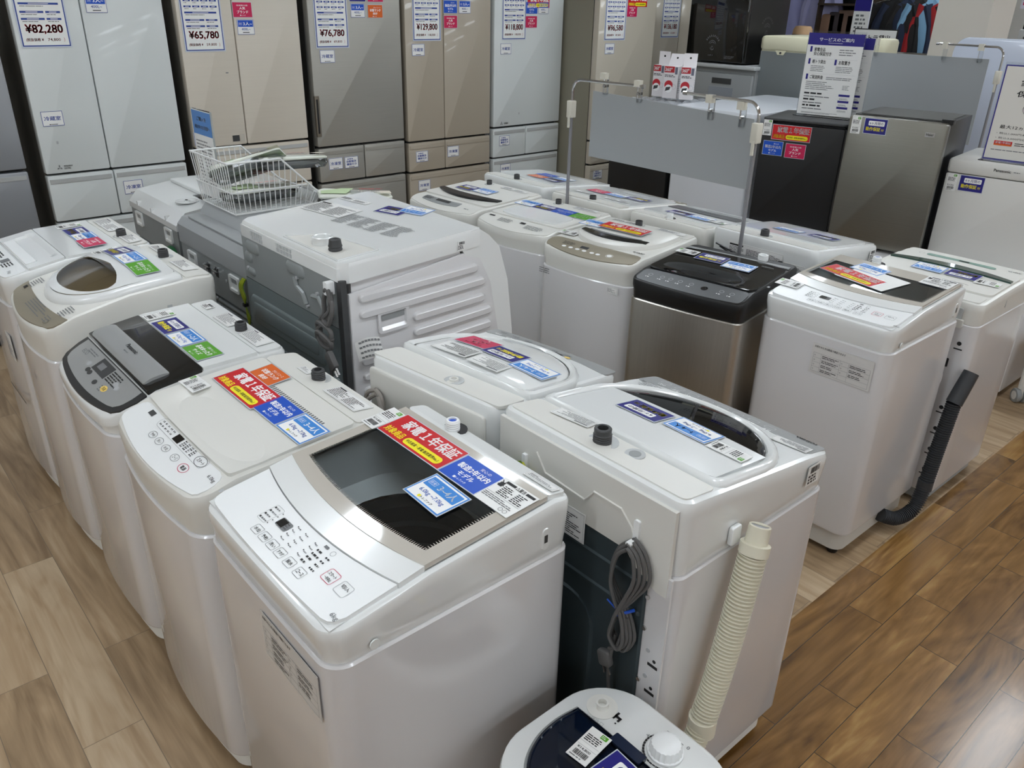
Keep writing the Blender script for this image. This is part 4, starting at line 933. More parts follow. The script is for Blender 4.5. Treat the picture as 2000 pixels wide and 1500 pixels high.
s.stick('bare:.14:.03:33', -.12, .44, 0, .0045); s.stick('info:.14:.035:34', .12, .44, 0, .0045)
s.on_face('front', 'bare:.12:.026:35', -.17, .765, .003); s.on_face('front', 'info:.09:.03:36', .14, .765, .003)
b = B(T=s.tm(.13, .003)); b.text('SHARP', .15, -.02, .205, -.008, 0, BKP, .03); b.make('maker_lettering', s.root)
b = B(T=s.face('right', -.12, .70, .001)); b.bars(-.02, -.09, .01, .08, 12, 0, GPR, 3); b.make('side_print', s.root)

s = S4 = Washer('washing_machine', 'white washing machine with green roomy card, beside a hanging board post', 2.552, 2.68, .455, .46, -85, [(0, .88), (.06, .895), (.46, .905)], .80, bow=.03, rf=.05, top=WC)
b = B(); s.patch(b, -.215, .215, .002, .085, WC, w=.0012, bow1=.028, bow2=.0, r=.03, t=.004, nu=12)
panel_print(b, s, .035, [('rect', .015, .01, .045, .025, 0, BKP), ('rect', -.185, .018, -.15, .028, 0, BKP), ('bars', -.11, -.01, .0, .022, 4, 0, GPR, 4, .4), ('bars', .06, -.02, .17, .015, 4, 0, GPR, 5, .4)]); b.make('control_panel', s.root)
b = B(); s.patch(b, -.215, .215, .09, .385, WC, w=.006, t=.008, r=.02); s.patch(b, -.17, .17, .11, .25, WH, w=.016, t=.012, r=.03, bow1=.02, nu=14, nv=8, wf=lambda x, t: -.004*x*x); b.make('lid', s.root)
b = B(); s.patch(b, -.213, .213, .392, .448, WC, w=.003, t=.006, r=.012); b.make('rear_deck', s.root); s.inlet(-.085, .425, GD, .014, .014)
for c in (('people:3~4人:6.0kg ~7.0kg', -.178, .312, 0, .0085), ('six', -.062, .306, 0, .0085), ('model', .055, .304, 0, .0085), ('roomy', .165, .302, 0, .0085)): s.stick(*c)
s.stick('info:.14:.03:37', .09, .422, 0, .0045)

s = S5 = Washer('washing_machine', 'white washing machine with black curved lid handle', 2.56, 3.20, .50, .49, -87, [(0, .875), (.06, .89), (.49, .905)], .79, bow=.03, rf=.06, top=WC)
b = B(); s.patch(b, -.235, .235, .002, .10, WC, w=.0012, bow1=.028, bow2=.0, r=.03, t=.004, nu=12); s.patch(b, -.17, .10, .03, .075, GY, w=.003, t=.001, r=.012, bow1=.012, bow2=.008)
panel_print(b, s, .05, [('rect', -.07, -.01, .03, .012, .0015, GD), ('bars', -.16, -.014, -.08, .014, 3, .0015, BKP, 4, .4), oval(.075, -.005, .012, .009, LPR), ('bars', .15, -.02, .20, -.008, 1, 0, GPR, 8)]); b.make('control_panel', s.root)
b = B(); s.patch(b, -.235, .235, .105, .40, WC, w=.008, t=.01, bow1=.0, r=.02, nu=16, nv=8); b.make('lid', s.root)
b = B(); s.patch(b, -.225, .215, .195, .225, BK, w=.020, t=.014, bow1=.058, bow2=.034, nu=18, nv=4, wf=lambda x, t: -.006*x*x); b.make('lid_handle', s.root)
b = B(); s.patch(b, -.23, .23, .408, .478, WC, w=.003, t=.006, r=.012); b.make('rear_deck', s.root); s.inlet(-.115, .445, GD, .014, .010)
for c in (('six', -.110, .290, 0, .0115), ('people:3~4人:6.0kg ~7.0kg', .012, .300, 0, .0115)): s.stick(*c)
s.stick('info:.18:.03:38', .08, .442, 0, .0045)

# ------------------------------------------------------------------ middle block, far side: backs to the stainless row
GRNT = glass('deep_green_smoked_lid', (.05, .20, .16))
s = G1 = Washer('washing_machine', 'white washing machine with dark green smoked strip, holes down its back corner', 3.27, 1.165, .50, .50, 90, [(0, .875), (.25, .868), (.5, .855)], .775, bow=.01, rf=.04, rb=.035, over=.0, top=WC, plinth=GY, z0=.07)
b = B(); s.patch(b, -.235, .235, .004, .11, WC, w=.001, bow1=.008, bow2=.03, r=.02, t=.004); s.patch(b, -.12, .15, .045, .072, mat('pale_green_film', (128, 160, 148), .35), w=.003, t=.001, r=.013)
panel_print(b, s, .06, [('rect', -.02, -.005, .02, .008, .0016, BKP), ('text', 'AQUA', -.21, -.02, -.16, -.006, 0, GPR, .02), oval(.17, .0, .012, .010, GPR)]); b.make('control_panel', s.root)
b = B(); s.patch(b, -.235, .235, .12, .40, WC, w=.008, t=.012, bow1=.03, r=.02, nu=16, nv=8); b.make('lid', s.root)
b = B(); s.patch(b, -.232, .228, .200, .222, mat('dark_green_strip', (8, 58, 48), .12, coat=.5), w=.014, t=.01, bow1=.045, bow2=.022, nu=18, nv=3); b.make('lid_handle', s.root)
b = B(); s.patch(b, -.23, .23, .41, .488, WC, w=.003, t=.008, r=.014); b.make('rear_deck', s.root)
for c in (('people:1~2人:4.2kg~5.5kg', .050, .262, 0, .0115), ('six', -.075, .258, 0, .0115), ('price', -.175, .285, 94, .0115)): s.stick(*c)
T = s.face('back', 0, 0, .0045)
for z in (.70, .44, .35, .26, .17):
    b = B(T=T); b.cyl(.205, z, .008, 0, .001, BKP, 12); b.make('mounting_hole', s.root); b = B(T=T); b.rect(.190, z-.024, .220, z-.019, .001, BKP); b.make('mounting_slot', s.root)
for x, z in ((.15, .67), (.155, .625)): b = B(T=T); b.cyl(x, z, .0045, 0, .001, BKP, 8); b.make('mounting_hole', s.root)
b = B(T=T); b.rect(.176, .60, .186, .635, .001, BKP, r=.004); b.make('mounting_slot', s.root)
b = B(T=T); b.box(.02, .20, .76, .79, 0, .012, WC, r=.005); b.box(.08, .19, .785, .83, 0, .004, GL, r=.004); b.make('back_collar', s.root)
s.grip('left', .165, .535, .10, .045, -3, WB)
b = B()
for a in (-.14, -.09, -.02, .02, .07, .12, .19): b.box(-.002, .002, .12, .72, 0, .002, WB, T=s.face('left', a, 0, 0))
b.make('side_panel_seam', s.root)
b = B(T=s.face('left', -.02, .815, .002)); b.box(-.003, .003, -.014, .014, 0, .002, GL, r=.001); b.make('latch', s.root)
b = B(T=s.face('left', -.13, .12, .0)); b.stack([[(x, y, 0) for x, y in circ(.026, 20, 0, 0, .036)], [(x, y, .003) for x, y in circ(.022, 20, 0, 0, .032)]], WB, False); b.make('hose_cap', s.root)

s = G2 = Washer('washing_machine', 'white washing machine with label strip and loose black cord along its back', 3.14, 1.735, .485, .54, 90, [(0, .88), (.1, .895), (.54, .945)], .80, bow=.01, rf=.045, rb=.03)
b = B(); s.patch(b, -.225, .225, .004, .085, WH, w=.001, bow1=.008, bow2=.01, r=.02, t=.004)
panel_print(b, s, .045, [('rect', -.03, .0, .03, .014, 0, GD)]+[('rect', -.06-.035*i, .0, -.045-.035*i, .010, 0, GPR) for i in range(3)]+[('rect', .08, .0, .12, .006, 0, GPR)]); b.make('control_panel', s.root)
b = B(); s.patch(b, -.225, .225, .09, .40, WH, w=.008, t=.01, r=.02); s.patch(b, -.10, .08, .11, .30, mat('pale_lavender_film', (206, 206, 222), .2), w=.0095, t=.001, r=.01); b.make('lid', s.root)
b = B(); s.patch(b, -.225, .225, .41, .525, WC, w=.003, t=.008, r=.012); b.make('rear_deck', s.root); s.inlet(.02, .49, GD, .017, .03)
for c in (('people:3~4人:6.0kg ~7.0kg', .045, .26, 0, .0115), ('six', -.105, .232, 0, .0115)): s.stick(*c)
s.on_face('back', 'info:.26:.075:41:d', -.02, .865, .006); s.on_face('back', 'info:.12:.05:42:d', .15, .85, .006)
b = B(T=s.face('back', 0, 0, .004)); b.tube(catmull([(-.20, .885, .02), (-.08, .865, .035), (.03, .835, .03), (.12, .835, .03), (.20, .80, .02), (.225, .74, .01)], 7), .004, BK, 6); b.tube(catmull([(-.18, .875, .02), (-.06, .845, .03), (.05, .825, .03), (.16, .80, .02)], 7), .0035, BK, 6); b.make('power_cord', s.root)
s.on_face('left', 'code:.045:.045', .20, .85, .008)

s = G3 = Washer('washing_machine', 'white washing machine with a broad grey stripe across its lid, under the hanging grey board', 3.09, 2.21, .43, .50, 91, [(0, .88), (.1, .895), (.5, .93)], .79, bow=.01, rf=.045, rb=.03, top=WC)
b = B(); s.patch(b, -.205, .205, .004, .13, GL, w=.001, bow1=.008, bow2=.01, r=.02, t=.004)
panel_print(b, s, .06, [('bars', -.12, -.015, .12, .015, 3, 0, GPR, 5, .4)]); b.make('control_panel', s.root)
b = B(); s.patch(b, -.205, .205, .135, .41, WH, w=.008, t=.01, r=.02); b.make('lid', s.root)
b = B(); s.patch(b, -.19, .195, .15, .235, mat('slate_film', (92, 94, 96), .3), w=.011, t=.002, r=.006); s.patch(b, -.06, .10, .17, .185, BKG, w=.0115, t=.001); b.make('lid_window', s.root)
b = B(); s.patch(b, -.205, .205, .42, .488, WC, w=.003, t=.008, r=.012); b.make('rear_deck', s.root); s.inlet(.006, .462, PW, .014, .02)
for c in (('six', .045, .335, 0, .0115), ('people:3~4人:6.0kg ~7.0kg', -.075, .340, 0, .0115), ('price', -.165, .345, 90, .0115)): s.stick(*c)
b = B(T=s.face('back', 0, 0, .004)); b.cyl(.155, .835, .006, 0, .004, CHR, 10); b.make('back_screw', s.root)

s = G4 = Washer('washing_machine', 'white washing machine with champagne control strip, left of the grey-striped one', 3.085, 2.69, .48, .53, 90, [(0, .88), (.1, .895), (.53, .93)], .79, bow=.01, rf=.045, rb=.03, top=WC)
b = B(); s.patch(b, -.225, .225, .004, .07, TAN, w=.001, bow1=.008, bow2=.02, r=.02, t=.004)
panel_print(b, s, .035, [('rect', -.20+.045*i, -.008, -.18+.045*i, .004, 0, PWH) for i in range(8)]); b.make('control_panel', s.root)
b = B(); s.patch(b, -.222, .222, .085, .44, WH, w=.008, t=.01, r=.03, bow1=.02); s.patch(b, -.08, .08, .13, .185, GL, w=.0105, t=.002, r=.006); b.make('lid', s.root)
b = B(); s.patch(b, -.222, .222, .45, .518, WC, w=.006, t=.01, r=.012); b.make('rear_deck', s.root); s.inlet(-.02, .49, GD, .016, .018)
for c in (('popular', .115, .30, 0, .0115), ('people:3~4人:6.0kg ~7.0kg', .0, .292, 0, .0115), ('six', -.118, .268, 0, .0115)): s.stick(*c)
s.stick('info:.13:.03:44', .12, .40, 0, .0105); s.stick('info:.15:.03:45', -.09, .40, 0, .0105)

s = G5 = Washer('washing_machine', 'bluish white washing machine with orange card, nearest the refrigerator wall', 3.11, 3.25, .50, .53, 90, [(0, .88), (.1, .895), (.53, .93)], .79, bow=.01, rf=.05, rb=.03)
b = B(); s.patch(b, -.235, .235, .004, .10, WH, w=.001, bow1=.008, bow2=.01, r=.02, t=.004)
panel_print(b, s, .05, [('rect', .0, -.005, .04, .01, 0, BKP), ('rect', -.06, .0, -.04, .01, 0, BKP), ('rect', -.10, .0, -.08, .01, 0, BKP), oval(.14, .0, .014, .011, LPR)]); b.make('control_panel', s.root)
b = B(); s.patch(b, -.235, .235, .105, .42, WH, w=.008, t=.01, r=.02); b.make('lid', s.root)
b = B(); s.patch(b, -.235, .235, .43, .518, WC, w=.003, t=.008, r=.012); b.make('rear_deck', s.root); s.inlet(.005, .49, GD, .015, .028)
for c in (('rank', .01, .33, 0, .0115), ('model', .03, .24, 0, .0115), ('six', -.115, .335, 0, .0115), ('people:3~4人:6.0kg ~7.0kg', -.105, .245, 0, .0115)): s.stick(*c)
s.on_face('back', 'info:.16:.035:47:d', -.10, .855, .006); s.on_face('back', 'info:.09:.03:48:d', .08, .855, .006)
b = B(T=s.face('left', -.04, .83, .006)); b.poly([(-.02, -.01, 0), (.005, 0, 0), (-.02, .01, 0)], PBL); b.rect(.02, -.004, .04, .004, 0, PBL); b.make('side_mark', s.root)

# hose and cord that belong to the white machine in front of G1
iv = place_local(S1).inverted()
path = [iv @ Vector(p) for p in ((2.99, .895, .57), (2.955, .902, .50), (2.93, .905, .31), (2.905, .905, .17), (2.865, .91, .075), (2.79, .935, .05), (2.72, .97, .08))]
b = B(); pts, rad = ribbed(path[1:], .024, HOSED, .009); b.tube(pts, .024, HOSED, 14, radii=rad); b.tube([path[0]+(path[0]-path[1])*.6, path[0], path[1]], .027, HOSED, 14, radii=[.027, .028, .029]); b.tube([path[3]+Vector((0, 0, .02)), path[3]-Vector((0, 0, .02))], .028, HOSED, 14)
b.box(-.012, .012, -.012, .012, -.02, .02, CLEAR, T=Matrix.Translation(path[0]+(path[0]-path[1])*.9)) if False else None
b.make('drain_hose', S1.root)
b = B(T=S1.face('back', .205, 0, .006)); b.tube(catmull([(0, .62, .0), (.015, .60, .02), (.03, .57, .03), (.02, .53, .03), (0, .52, .02), (.015, .47, .01), (.005, .42, .01)], 7), .0045, PW, 7); b.make('power_cord', S1.root)
S1.grip('right', .19, .60, .095, .042, 10, WB) if False else None
# ------------------------------------------------------------------ drum washers, backs to the near rows (local: x right, y back, as for the others)
def side_prof(b, prof, x0, x1, m, T=None):
    """(y,z) outline swept from x0 to x1"""
    return b.stack([[(x0, y, z) for y, z in prof], [(x1, y, z) for y, z in prof]], m, True, True, T)
t = D3 = thing('drum_washer', 'large drum washer with ribbed white side and knotted grey cord', 'washing machine', (1.45, 2.365, 0), 90)
W = .69; hw = W/2; yb = .34                       # back plane at world x = 1.11
PF = [(yb-.015, .08), (yb-.015, 1.02), (-.10, 1.065), (-.18, 1.12)]
def X(w): return 1.45-w                           # world x -> local y
side = [(X(1.135), .08), (X(1.135), 1.03), (X(1.56), 1.07), (X(1.66), 1.03), (X(1.735), .93), (X(1.775), .73), (X(1.785), .45), (X(1.77), .08)]
b = B(); side_prof(b, [(X(1.15), .10), (X(1.15), 1.03), (X(1.55), 1.065), (X(1.74), .73), (X(1.75), .10)], -hw+.012, hw-.012, WB); b.make('body', t)
b = B(); b.box(-hw+.02, hw-.02, X(1.75), X(1.13), .02, .10, WC, r=.02); b.make('plinth', t)
for sx in (-1, 1):
    for xw in (1.19, 1.70): B().lathe([(.02, 0), (.022, .005), (.022, .025)], BK, 12, Matrix.Translation((sx*(hw-.06), X(xw), 0))).make('foot', t)
# front shell: rolls over from the top to the door side
fr = [(X(1.56), 1.06), (X(1.60), 1.115), (X(1.63), 1.1195), (X(1.675), 1.09), (X(1.72), 1.045), (X(1.76), .92), (X(1.785), .73), (X(1.795), .40), (X(1.78), .09), (X(1.70), .09), (X(1.70), .40), (X(1.69), .74), (X(1.655), .96), (X(1.58), 1.03)]
b = B(); side_prof(b, fr, -hw+.0025, hw-.0025, WH); b.make('front_shell', t)
# top cover: slopes very slightly up to the front, chamfered at the back left
def zt(xw): return 1.088+(xw-1.11)*(1.12-1.088)/.52
b = B()
o = [(-hw, X(1.63)), (-hw, X(1.20)), (-hw, X(1.115)), (hw-.03, X(1.105)), (hw, X(1.14)), (hw, X(1.63))]
o = [(-hw, X(1.635)), (-hw, X(1.14)), (-hw+.02, X(1.112)), (hw-.02, X(1.112)), (hw, X(1.14)), (hw, X(1.635))]
b.stack([[(x, y, zt(1.45-y)-.06) for x, y in o], [(x*1.0, y, zt(1.45-y)-.012) for x, y in o], [(x*.985, y*.985 if y > 0 else y, zt(1.45-y)) for x, y in o]], WH, True, True); b.make('top_cover', t)
def tz(x, xw, d=0.001): return frame_m((x, X(xw), zt(xw)+d), (-1, 0, 0), (0, -1, .06))     # reads from the back
b = B()
b.box(-.33, .33, X(1.17), X(1.108), 1.035, 1.075, WH, r=.004); b.make('back_lip', t)
for a, c in ((-.30+.55, -.30+.46), (.06, -.05)):
    b = B(); 
    for i in range(5):
        for j in range(2):
            x = min(a, c)+abs(a-c)*(i+.5)/5; b.box(x-.007, x+.007, yb+.0015, yb+.004, 1.041+.016*j, 1.053+.016*j, GL)
    b.make('vent_grid', t)
# recess with the water inlet
b = B(); T = Matrix.Translation((0, 0, zt(1.18)))
pts = [(-.235, X(1.125)), (-.305, X(1.135)), (-.295, X(1.285)), (.01, X(1.235)), (-.04, X(1.125))]
pts = [(-.30, X(1.13)), (-.30, X(1.27)), (-.04, X(1.24)), (.04, X(1.13))]
b.poly([(x, y, zt(1.45-y)+.001) for x, y in pts], WC); rim = [(x, y, zt(1.45-y)+.002) for x, y in pts]; b.tube(rim+[rim[0]], .003, WH, 6); b.make('inlet_recess', t)
b = B(); b.lathe([(.034, 0), (.034, .022), (.030, .024), (.026, .022), (.026, .004), (.001, .004)], WH, 24, Matrix.Translation((-.115, X(1.185), zt(1.18)))); b.make('fill_collar', t)
b = B(); b.lathe([(.020, 0), (.022, .004), (.020, .010), (.022, .014), (.020, .02), (.018, .034), (.015, .036), (.001, .034)], GD, 18, Matrix.Translation((-.206, X(1.178), zt(1.18)))); b.make('water_inlet', t)
for k, x, xw, rz in (('info:.22:.11:51:d', .21, 1.40, 8), ('bare:.34:.10:52', -.07, 1.40, 8), ('info:.16:.03:53:d', .25, 1.52, 8), ('people:1~2人:4.2kg~5.5kg', -.03, 1.60, 14), ('six', .03, 1.545, 14), ('code:.03:.03', -.33, 1.55, 0)):
    inst(card(k), CARDN[k.split(':')[0]], t, tz(x, xw if k[0] != 'p' else 1.60, .0015) @ Matrix.Rotation(radians(rz+(180 if k[0] in 'ps' else 0)), 4, 'Z')) if k[:4] != 'code' else inst(card(k), 'barcode_label', t, frame_m((-hw-.0015, X(1.555), 1.075), (0, -1, 0), (0, 0, 1)))
# back: upper grey panel, lower darker panel with pressed shapes, corner strip with slots
Tb = frame_m((0, yb, 0), (-1, 0, 0), (0, 0, 1))     # a to the right as seen from behind = -x
def press(bb, a0, z0, a1, z1, m, d=.006, T=Tb, rr=.45):
    w, h = a1-a0, z1-z0; r = min(w, h)*rr; cx, cz = (a0+a1)/2, (z0+z1)/2
    bb.stack([[(x, y, 0) for x, y in rrect(w, h, r, 5, cx, cz)], [(x, y, d*.7) for x, y in rrect(w-.008, h-.008, r*.9, 5, cx, cz)], [(x, y, d) for x, y in rrect(max(w-.018, .003), max(h-.018, .003), r*.7, 5, cx, cz)]], m, False, True, T)
b = B(T=Tb); b.box(-.335, .315, .885, 1.045, -.012, .0, GALM, r=.003)
for a0, z0, a1, z1 in ((-.30, .985, -.20, 1.03), (.0, .985, .12, 1.03), (-.32, .945, -.26, .985), (-.32, .90, -.25, .93)): press(b, a0, z0, a1, z1, GALM, .006, None)
b.tube([(.06, .985, .004), (.07, .955, .004), (.11, .94, .004), (.125, .91, .004)], .009, GALM, 8); b.tube([(.17, .95, .004), (.21, .955, .004), (.235, .93, .004), (.255, .905, .004)], .008, GALM, 8)
for a, z in ((.075, .985), (.11, .93), (.13, .905), (.26, .905), (-.30, .925), (.20, .965)): b.cyl(a, z, .006, 0, .008, LPR, 10)
b.make('upper_back_panel', t)
b = B(T=Tb); b.box(-.335, .315, .10, .882, -.012, .0, GALV, r=.003)
press(b, -.31, .72, .22, .83, GALV, .006, None, .25); press(b, -.29, .745, .19, .81, GALV, .009, None, .3); b.ring(circ(.036, 20, .255, .76, .044), circ(.030, 20, .255, .76, .036), .002, GALV); press(b, -.31, .54, .24, .68, GALV, .006, None, .2); press(b, -.31, .30, .24, .50, GALV, .006, None, .2); press(b, .245, .64, .31, .71, GALV, .010, None, .4)
b.make('lower_back_panel', t)
b = B(T=Tb); b.box(.318, .344, .10, 1.04, -.02, .0, GD, r=.002); b.make('corner_strip', t)
b = B(T=Tb)
for i in range(4): b.rect(.262, .905+.016*i, .288, .914+.016*i, .0015, BKP, r=.003)
b.make('cord_vent', t)
# side with long pressed ribs and a hand grip
Ts = frame_m((-hw+.010, 0, 0), (0, -1, 0), (0, 0, 1))   # a = world x - 1.45
b = B(T=Ts)
o = [(-.315, .09), (-.315, .995), (.12, 1.045), (.19, 1.02), (.235, .93), (.275, .73), (.285, .45), (.275, .09)]
b.stack([[(x, y, .0) for x, y in o], [(x*.995, y, .006) for x, y in o], [(x*.985, .5+(y-.5)*.99, .008) for x, y in o]], WB, False)
def tilt_rib(a0, a1, z, h=.032, sl=.03):
    Tn = Ts @ Matrix.Translation((0, 0, .0)); q = [(a0, z), (a1, z+(a1-a0)*sl)]
    b2 = rrect(a1-a0, h, h*.5, 5)
    M_ = Ts @ Matrix.Translation(((a0+a1)/2, z+(a1-a0)/2*sl, .008)) @ Matrix.Rotation(math.atan(sl), 4, 'Z')
    b.T = None
    b.stack([[(x, y, 0) for x, y in b2], [(x*.995, y*.85, .007) for x, y in b2], [(x*.985, y*.55, .011) for x, y in b2]], WB, False, True, M_); b.T = Ts
for i in range(12):
    z = .975-.052*i; e = .175 if i == 0 else .205 if i < 3 else .235
    if i in (2, 3, 4): tilt_rib(-.09, e, z); (tilt_rib(-.285, -.19, z) if i == 4 else None)
    else: tilt_rib(-.285, e, z)
b.make('side_panel', t)
b = B(T=Ts @ Matrix.Translation((-.165, .885, .009)) @ Matrix.Rotation(.03, 4, 'Z')); o1 = rrect(.115, .075, .010); o2 = rrect(.095, .055, .006); o3 = rrect(.085, .045, .004)
b.stack([[(x, y, 0) for x, y in o1], [(x*.99, y*.98, .008) for x, y in o1], [(x, y, .008) for x, y in o2], [(x, y+.004, .0) for x, y in o3]], WB, False); b.poly([(x, y*.4+.012, .002) for x, y in o3], GY); b.make('hand_grip', t)
Tc = frame_m((-.305, yb, 0), (-1, 0, 0), (0, 0, 1)); b = B(T=Tc)
for L in ([(-.01, 1.005, .018), (-.028, .975, .022), (-.026, .93, .026), (-.045, .905, .03), (-.03, .86, .04), (.02, .855, .04), (.03, .89, .04), (-.02, .905, .045), (-.05, .89, .04), (-.035, .845, .036), (.015, .84, .036), (.035, .87, .04)],
          [(.01, 1.005, .020), (.022, .97, .024), (.012, .93, .028), (-.015, .905, .035), (-.045, .87, .044), (-.02, .835, .044), (.025, .835, .04), (.03, .86, .045), (-.03, .875, .05), (-.045, .85, .045)],
          [(-.01, 1.005, .026), (.0, 1.012, .026), (.012, 1.002, .026), (.018, .955, .03), (-.01, .92, .038), (.02, .91, .04), (.036, .95, .034), (.030, .98, .028), (.012, .96, .028)],
          [(-.005, .835, .04), (-.008, .76, .03), (-.014, .66, .02), (-.02, .55, .014), (-.02, .40, .012)]): b.tube(catmull(L, 7), .0075 if L[-1][1] > .5 else .005, CORD, 8)
b.make('power_cord', t)
b = B(T=Tc @ Matrix.Translation((.03, .815, .05)) @ Matrix.Rotation(.75, 4, 'Z')); b.box(-.017, .017, -.045, .012, -.009, .009, CORD, r=.006, b=.003); b.box(-.011, -.008, -.068, -.045, -.003, .003, CHR); b.box(.006, .009, -.068, -.045, -.003, .003, CHR); b.make('plug', t)
b = B(T=Tc); b.box(-.012, .010, .995, 1.035, .004, .030, PW, r=.003); b.make('cord_hook', t)
# curled paper label hanging from the plug
b = B(T=frame_m((-.335, yb-.02, .80), (-.2, -.95, .15), (.1, .25, .95))); vs = []; fs = []
for i in range(9):
    for j in range(5): a = i/8*1.5; vs.append((.015+.075*i/8, -.02+.016*j+.010*sin(a*2), .03+.03*sin(a)*(1-j*.12)))
for i in range(8):
    for j in range(4): fs.append((i*5+j, i*5+5+j, i*5+6+j, i*5+1+j))
b.add(vs, fs, PAP)
for i in range(1, 8):
    for j in range(4):
        p = [Vector(vs[k]) for k in (i*5+j, i*5+5+j, i*5+6+j, i*5+1+j)]; c = sum(p, Vector())/4; b.poly([tuple(c+(q-c)*Vector((.8, .35, 1))+Vector((0, 0, .0012))) for q in p], GPR)
b.make('hang_label', t)

def drum_back(name, label, y0, y1, xb, zb, zl, top, rise):
    """grey-backed drum washer: ribbed back with white grip frames; top is a separate colour"""
    cy = (y0+y1)/2; w = y1-y0; h = w/2; t = thing(name, label, 'washing machine', (xb+.33, cy, 0), 90); yk = .33
    b = B(); b.box(-h+.008, h-.008, -.27, yk-.02, .05, zl, GALV, r=.015); b.box(-h+.02, h-.02, -.26, yk-.03, .0, .06, BK); b.make('body', t)
    b = B(); b.box(-h+.01, h-.01, -.33, -.265, .06, zb+.02, WH, r=.02); b.make('front_shell', t)
    T = frame_m((0, yk-.02, 0), (-1, 0, 0), (0, 0, 1)); b = B(T=T)
    b.box(-h+.01, h-.01, zl-.15, zl, -.01, .012, GALM, r=.012)
    for z in (zl-.175, zl-.205, zl-.24): b.tube([(-h+.015, z, -.002), (h-.015, z, -.002)], .012, GALM, 8)
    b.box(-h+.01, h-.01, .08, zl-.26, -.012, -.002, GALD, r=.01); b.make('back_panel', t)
    for a in ((-h*.62), (h*.62)):
        b = B(T=T @ Matrix.Translation((a, zl-.055, .012))); o1 = rrect(.085, .065, .008); o2 = rrect(.065, .045, .005)
        b.stack([[(x, y, 0) for x, y in o1], [(x, y, .008) for x, y in o1], [(x, y, .008) for x, y in o2], [(x*.92, y*.9, .0005) for x, y in o2]], WM, False); b.poly([(x, y*.45+.010, .002) for x, y in o2], GY); b.make('hand_grip', t)
    return t, h, yk, T
# grey-topped one under the wire basket
t, h, yk, T = drum_back('drum_washer', 'grey-topped drum washer carrying the wire basket of parts bags', 2.755, 3.415, 1.13, .95, .855, 'grey', 1.0); D4 = t
GT = mat('translucent_grey_cover', (158, 161, 162), .3)
b = B(); o = [(-h+.005, -.30), (-h+.005, yk-.03), (-h+.03, yk-.005), (h-.03, yk-.005), (h-.005, yk-.03), (h-.005, -.30)]
def zq(y): return .945 if y > yk-.055 else .955 if y > yk-.08 else 1.0
st = [(yk-.005, .85), (yk-.005, .925), (yk-.03, .952), (yk-.105, .957), (yk-.125, .985), (yk-.140, 1.0), (-.30, 1.0), (-.30, .85)]
side_prof(b, st, -h+.004, h-.004, GT); b.make('top_cover', t)
b = B(); b.box(-h+.05, h-.05, yk-.102, yk-.035, .953, .962, GT, r=.01, b=.003); b.make('cover_step', t)
b = B(T=T)
for a in (-.045, .035):
    b.rect(a-.014, .783, a+.016, .823, .0125, BKP, r=.003); b.tube([(a-.022, .815, .014), (a-.012, .812, .026), (a-.004, .806, .014)], .005, CHR, 6); b.cyl(a-.012, .80, .007, .012, .022, CHR, 6)
for a, z in ((-.10, .80), (.0, .69), (.12, .79)): b.cyl(a, z, .006, .010, .014, LPR, 10)
b.make('back_fittings', t)
EY = mat('earth_wire_yellow', (196, 196, 40), .5); EG = mat('earth_wire_dark_green', (20, 92, 48), .5)
b = B(T=T)
for i in range(7): b.tube(catmull([(h-.03+.004*i, .85, .02), (h-.05+.005*i, .82, .028), (h-.045+.006*i, .78, .026), (h-.03, .745, .022), (h-.032+.004*i, .70, .02), (h-.02, .665, .02)], 5), .0024, EY if i % 2 else mat('earth_wire_green_yellow', (120, 150, 30), .5), 5)
b.box(h-.038, h-.022, .74, .752, .014, .030, BK); b.make('earth_wire', t)
# white-topped one farthest up the row
t, h, yk, T = drum_back('drum_washer', 'white-topped drum washer beyond the wire basket', 3.515, 4.125, 1.16, .93, .875, 'white', 1.0); D5 = t
b = B(); side_prof(b, [(yk-.004, .86), (yk-.004, .885), (yk-.05, .935), (yk-.20, .955), (-.30, .955), (-.30, .86)], -h+.002, h-.002, WH)
for x in (-.18, .0, .18): b.box(x-.006, x+.006, yk-.05, yk-.003, .885, .905, WH, T=Matrix.Translation((0, 0, 0)))
b.make('top_cover', t)
b = B(); b.box(-h+.03, h-.02, -.30, yk-.20, .955, .972, WH, r=.02, b=.006); b.make('top_lid', t)
inst(card('info:.16:.09:55:d'), 'instruction_label', t, frame_m((-.08, -.02, .9735), (-1, 0, 0), (0, -1, 0)))
b = B(); b.lathe([(.05, 0), (.05, .003), (.044, .004), (.03, .001), (.012, .001), (.012, .006), (.001, .006)], WH, 24, Matrix.Translation((-.15, yk-.12, .949))); b.cyl(-.15, yk-.118, .006, .950, .957, BKP, 10); b.make('inlet_recess', t)
b = B(T=T)
for i in range(9): a = i*.7; b.tube([(-.21+h*2-.125+.055*cos(q*pi/6)*(1-.05*i)-.05, .755+.024*sin(q*pi/6)*(1-.04*i), .022+.004*(i % 4)) for q in range(13)], .003, EG, 5)
b.make('earth_wire', t)

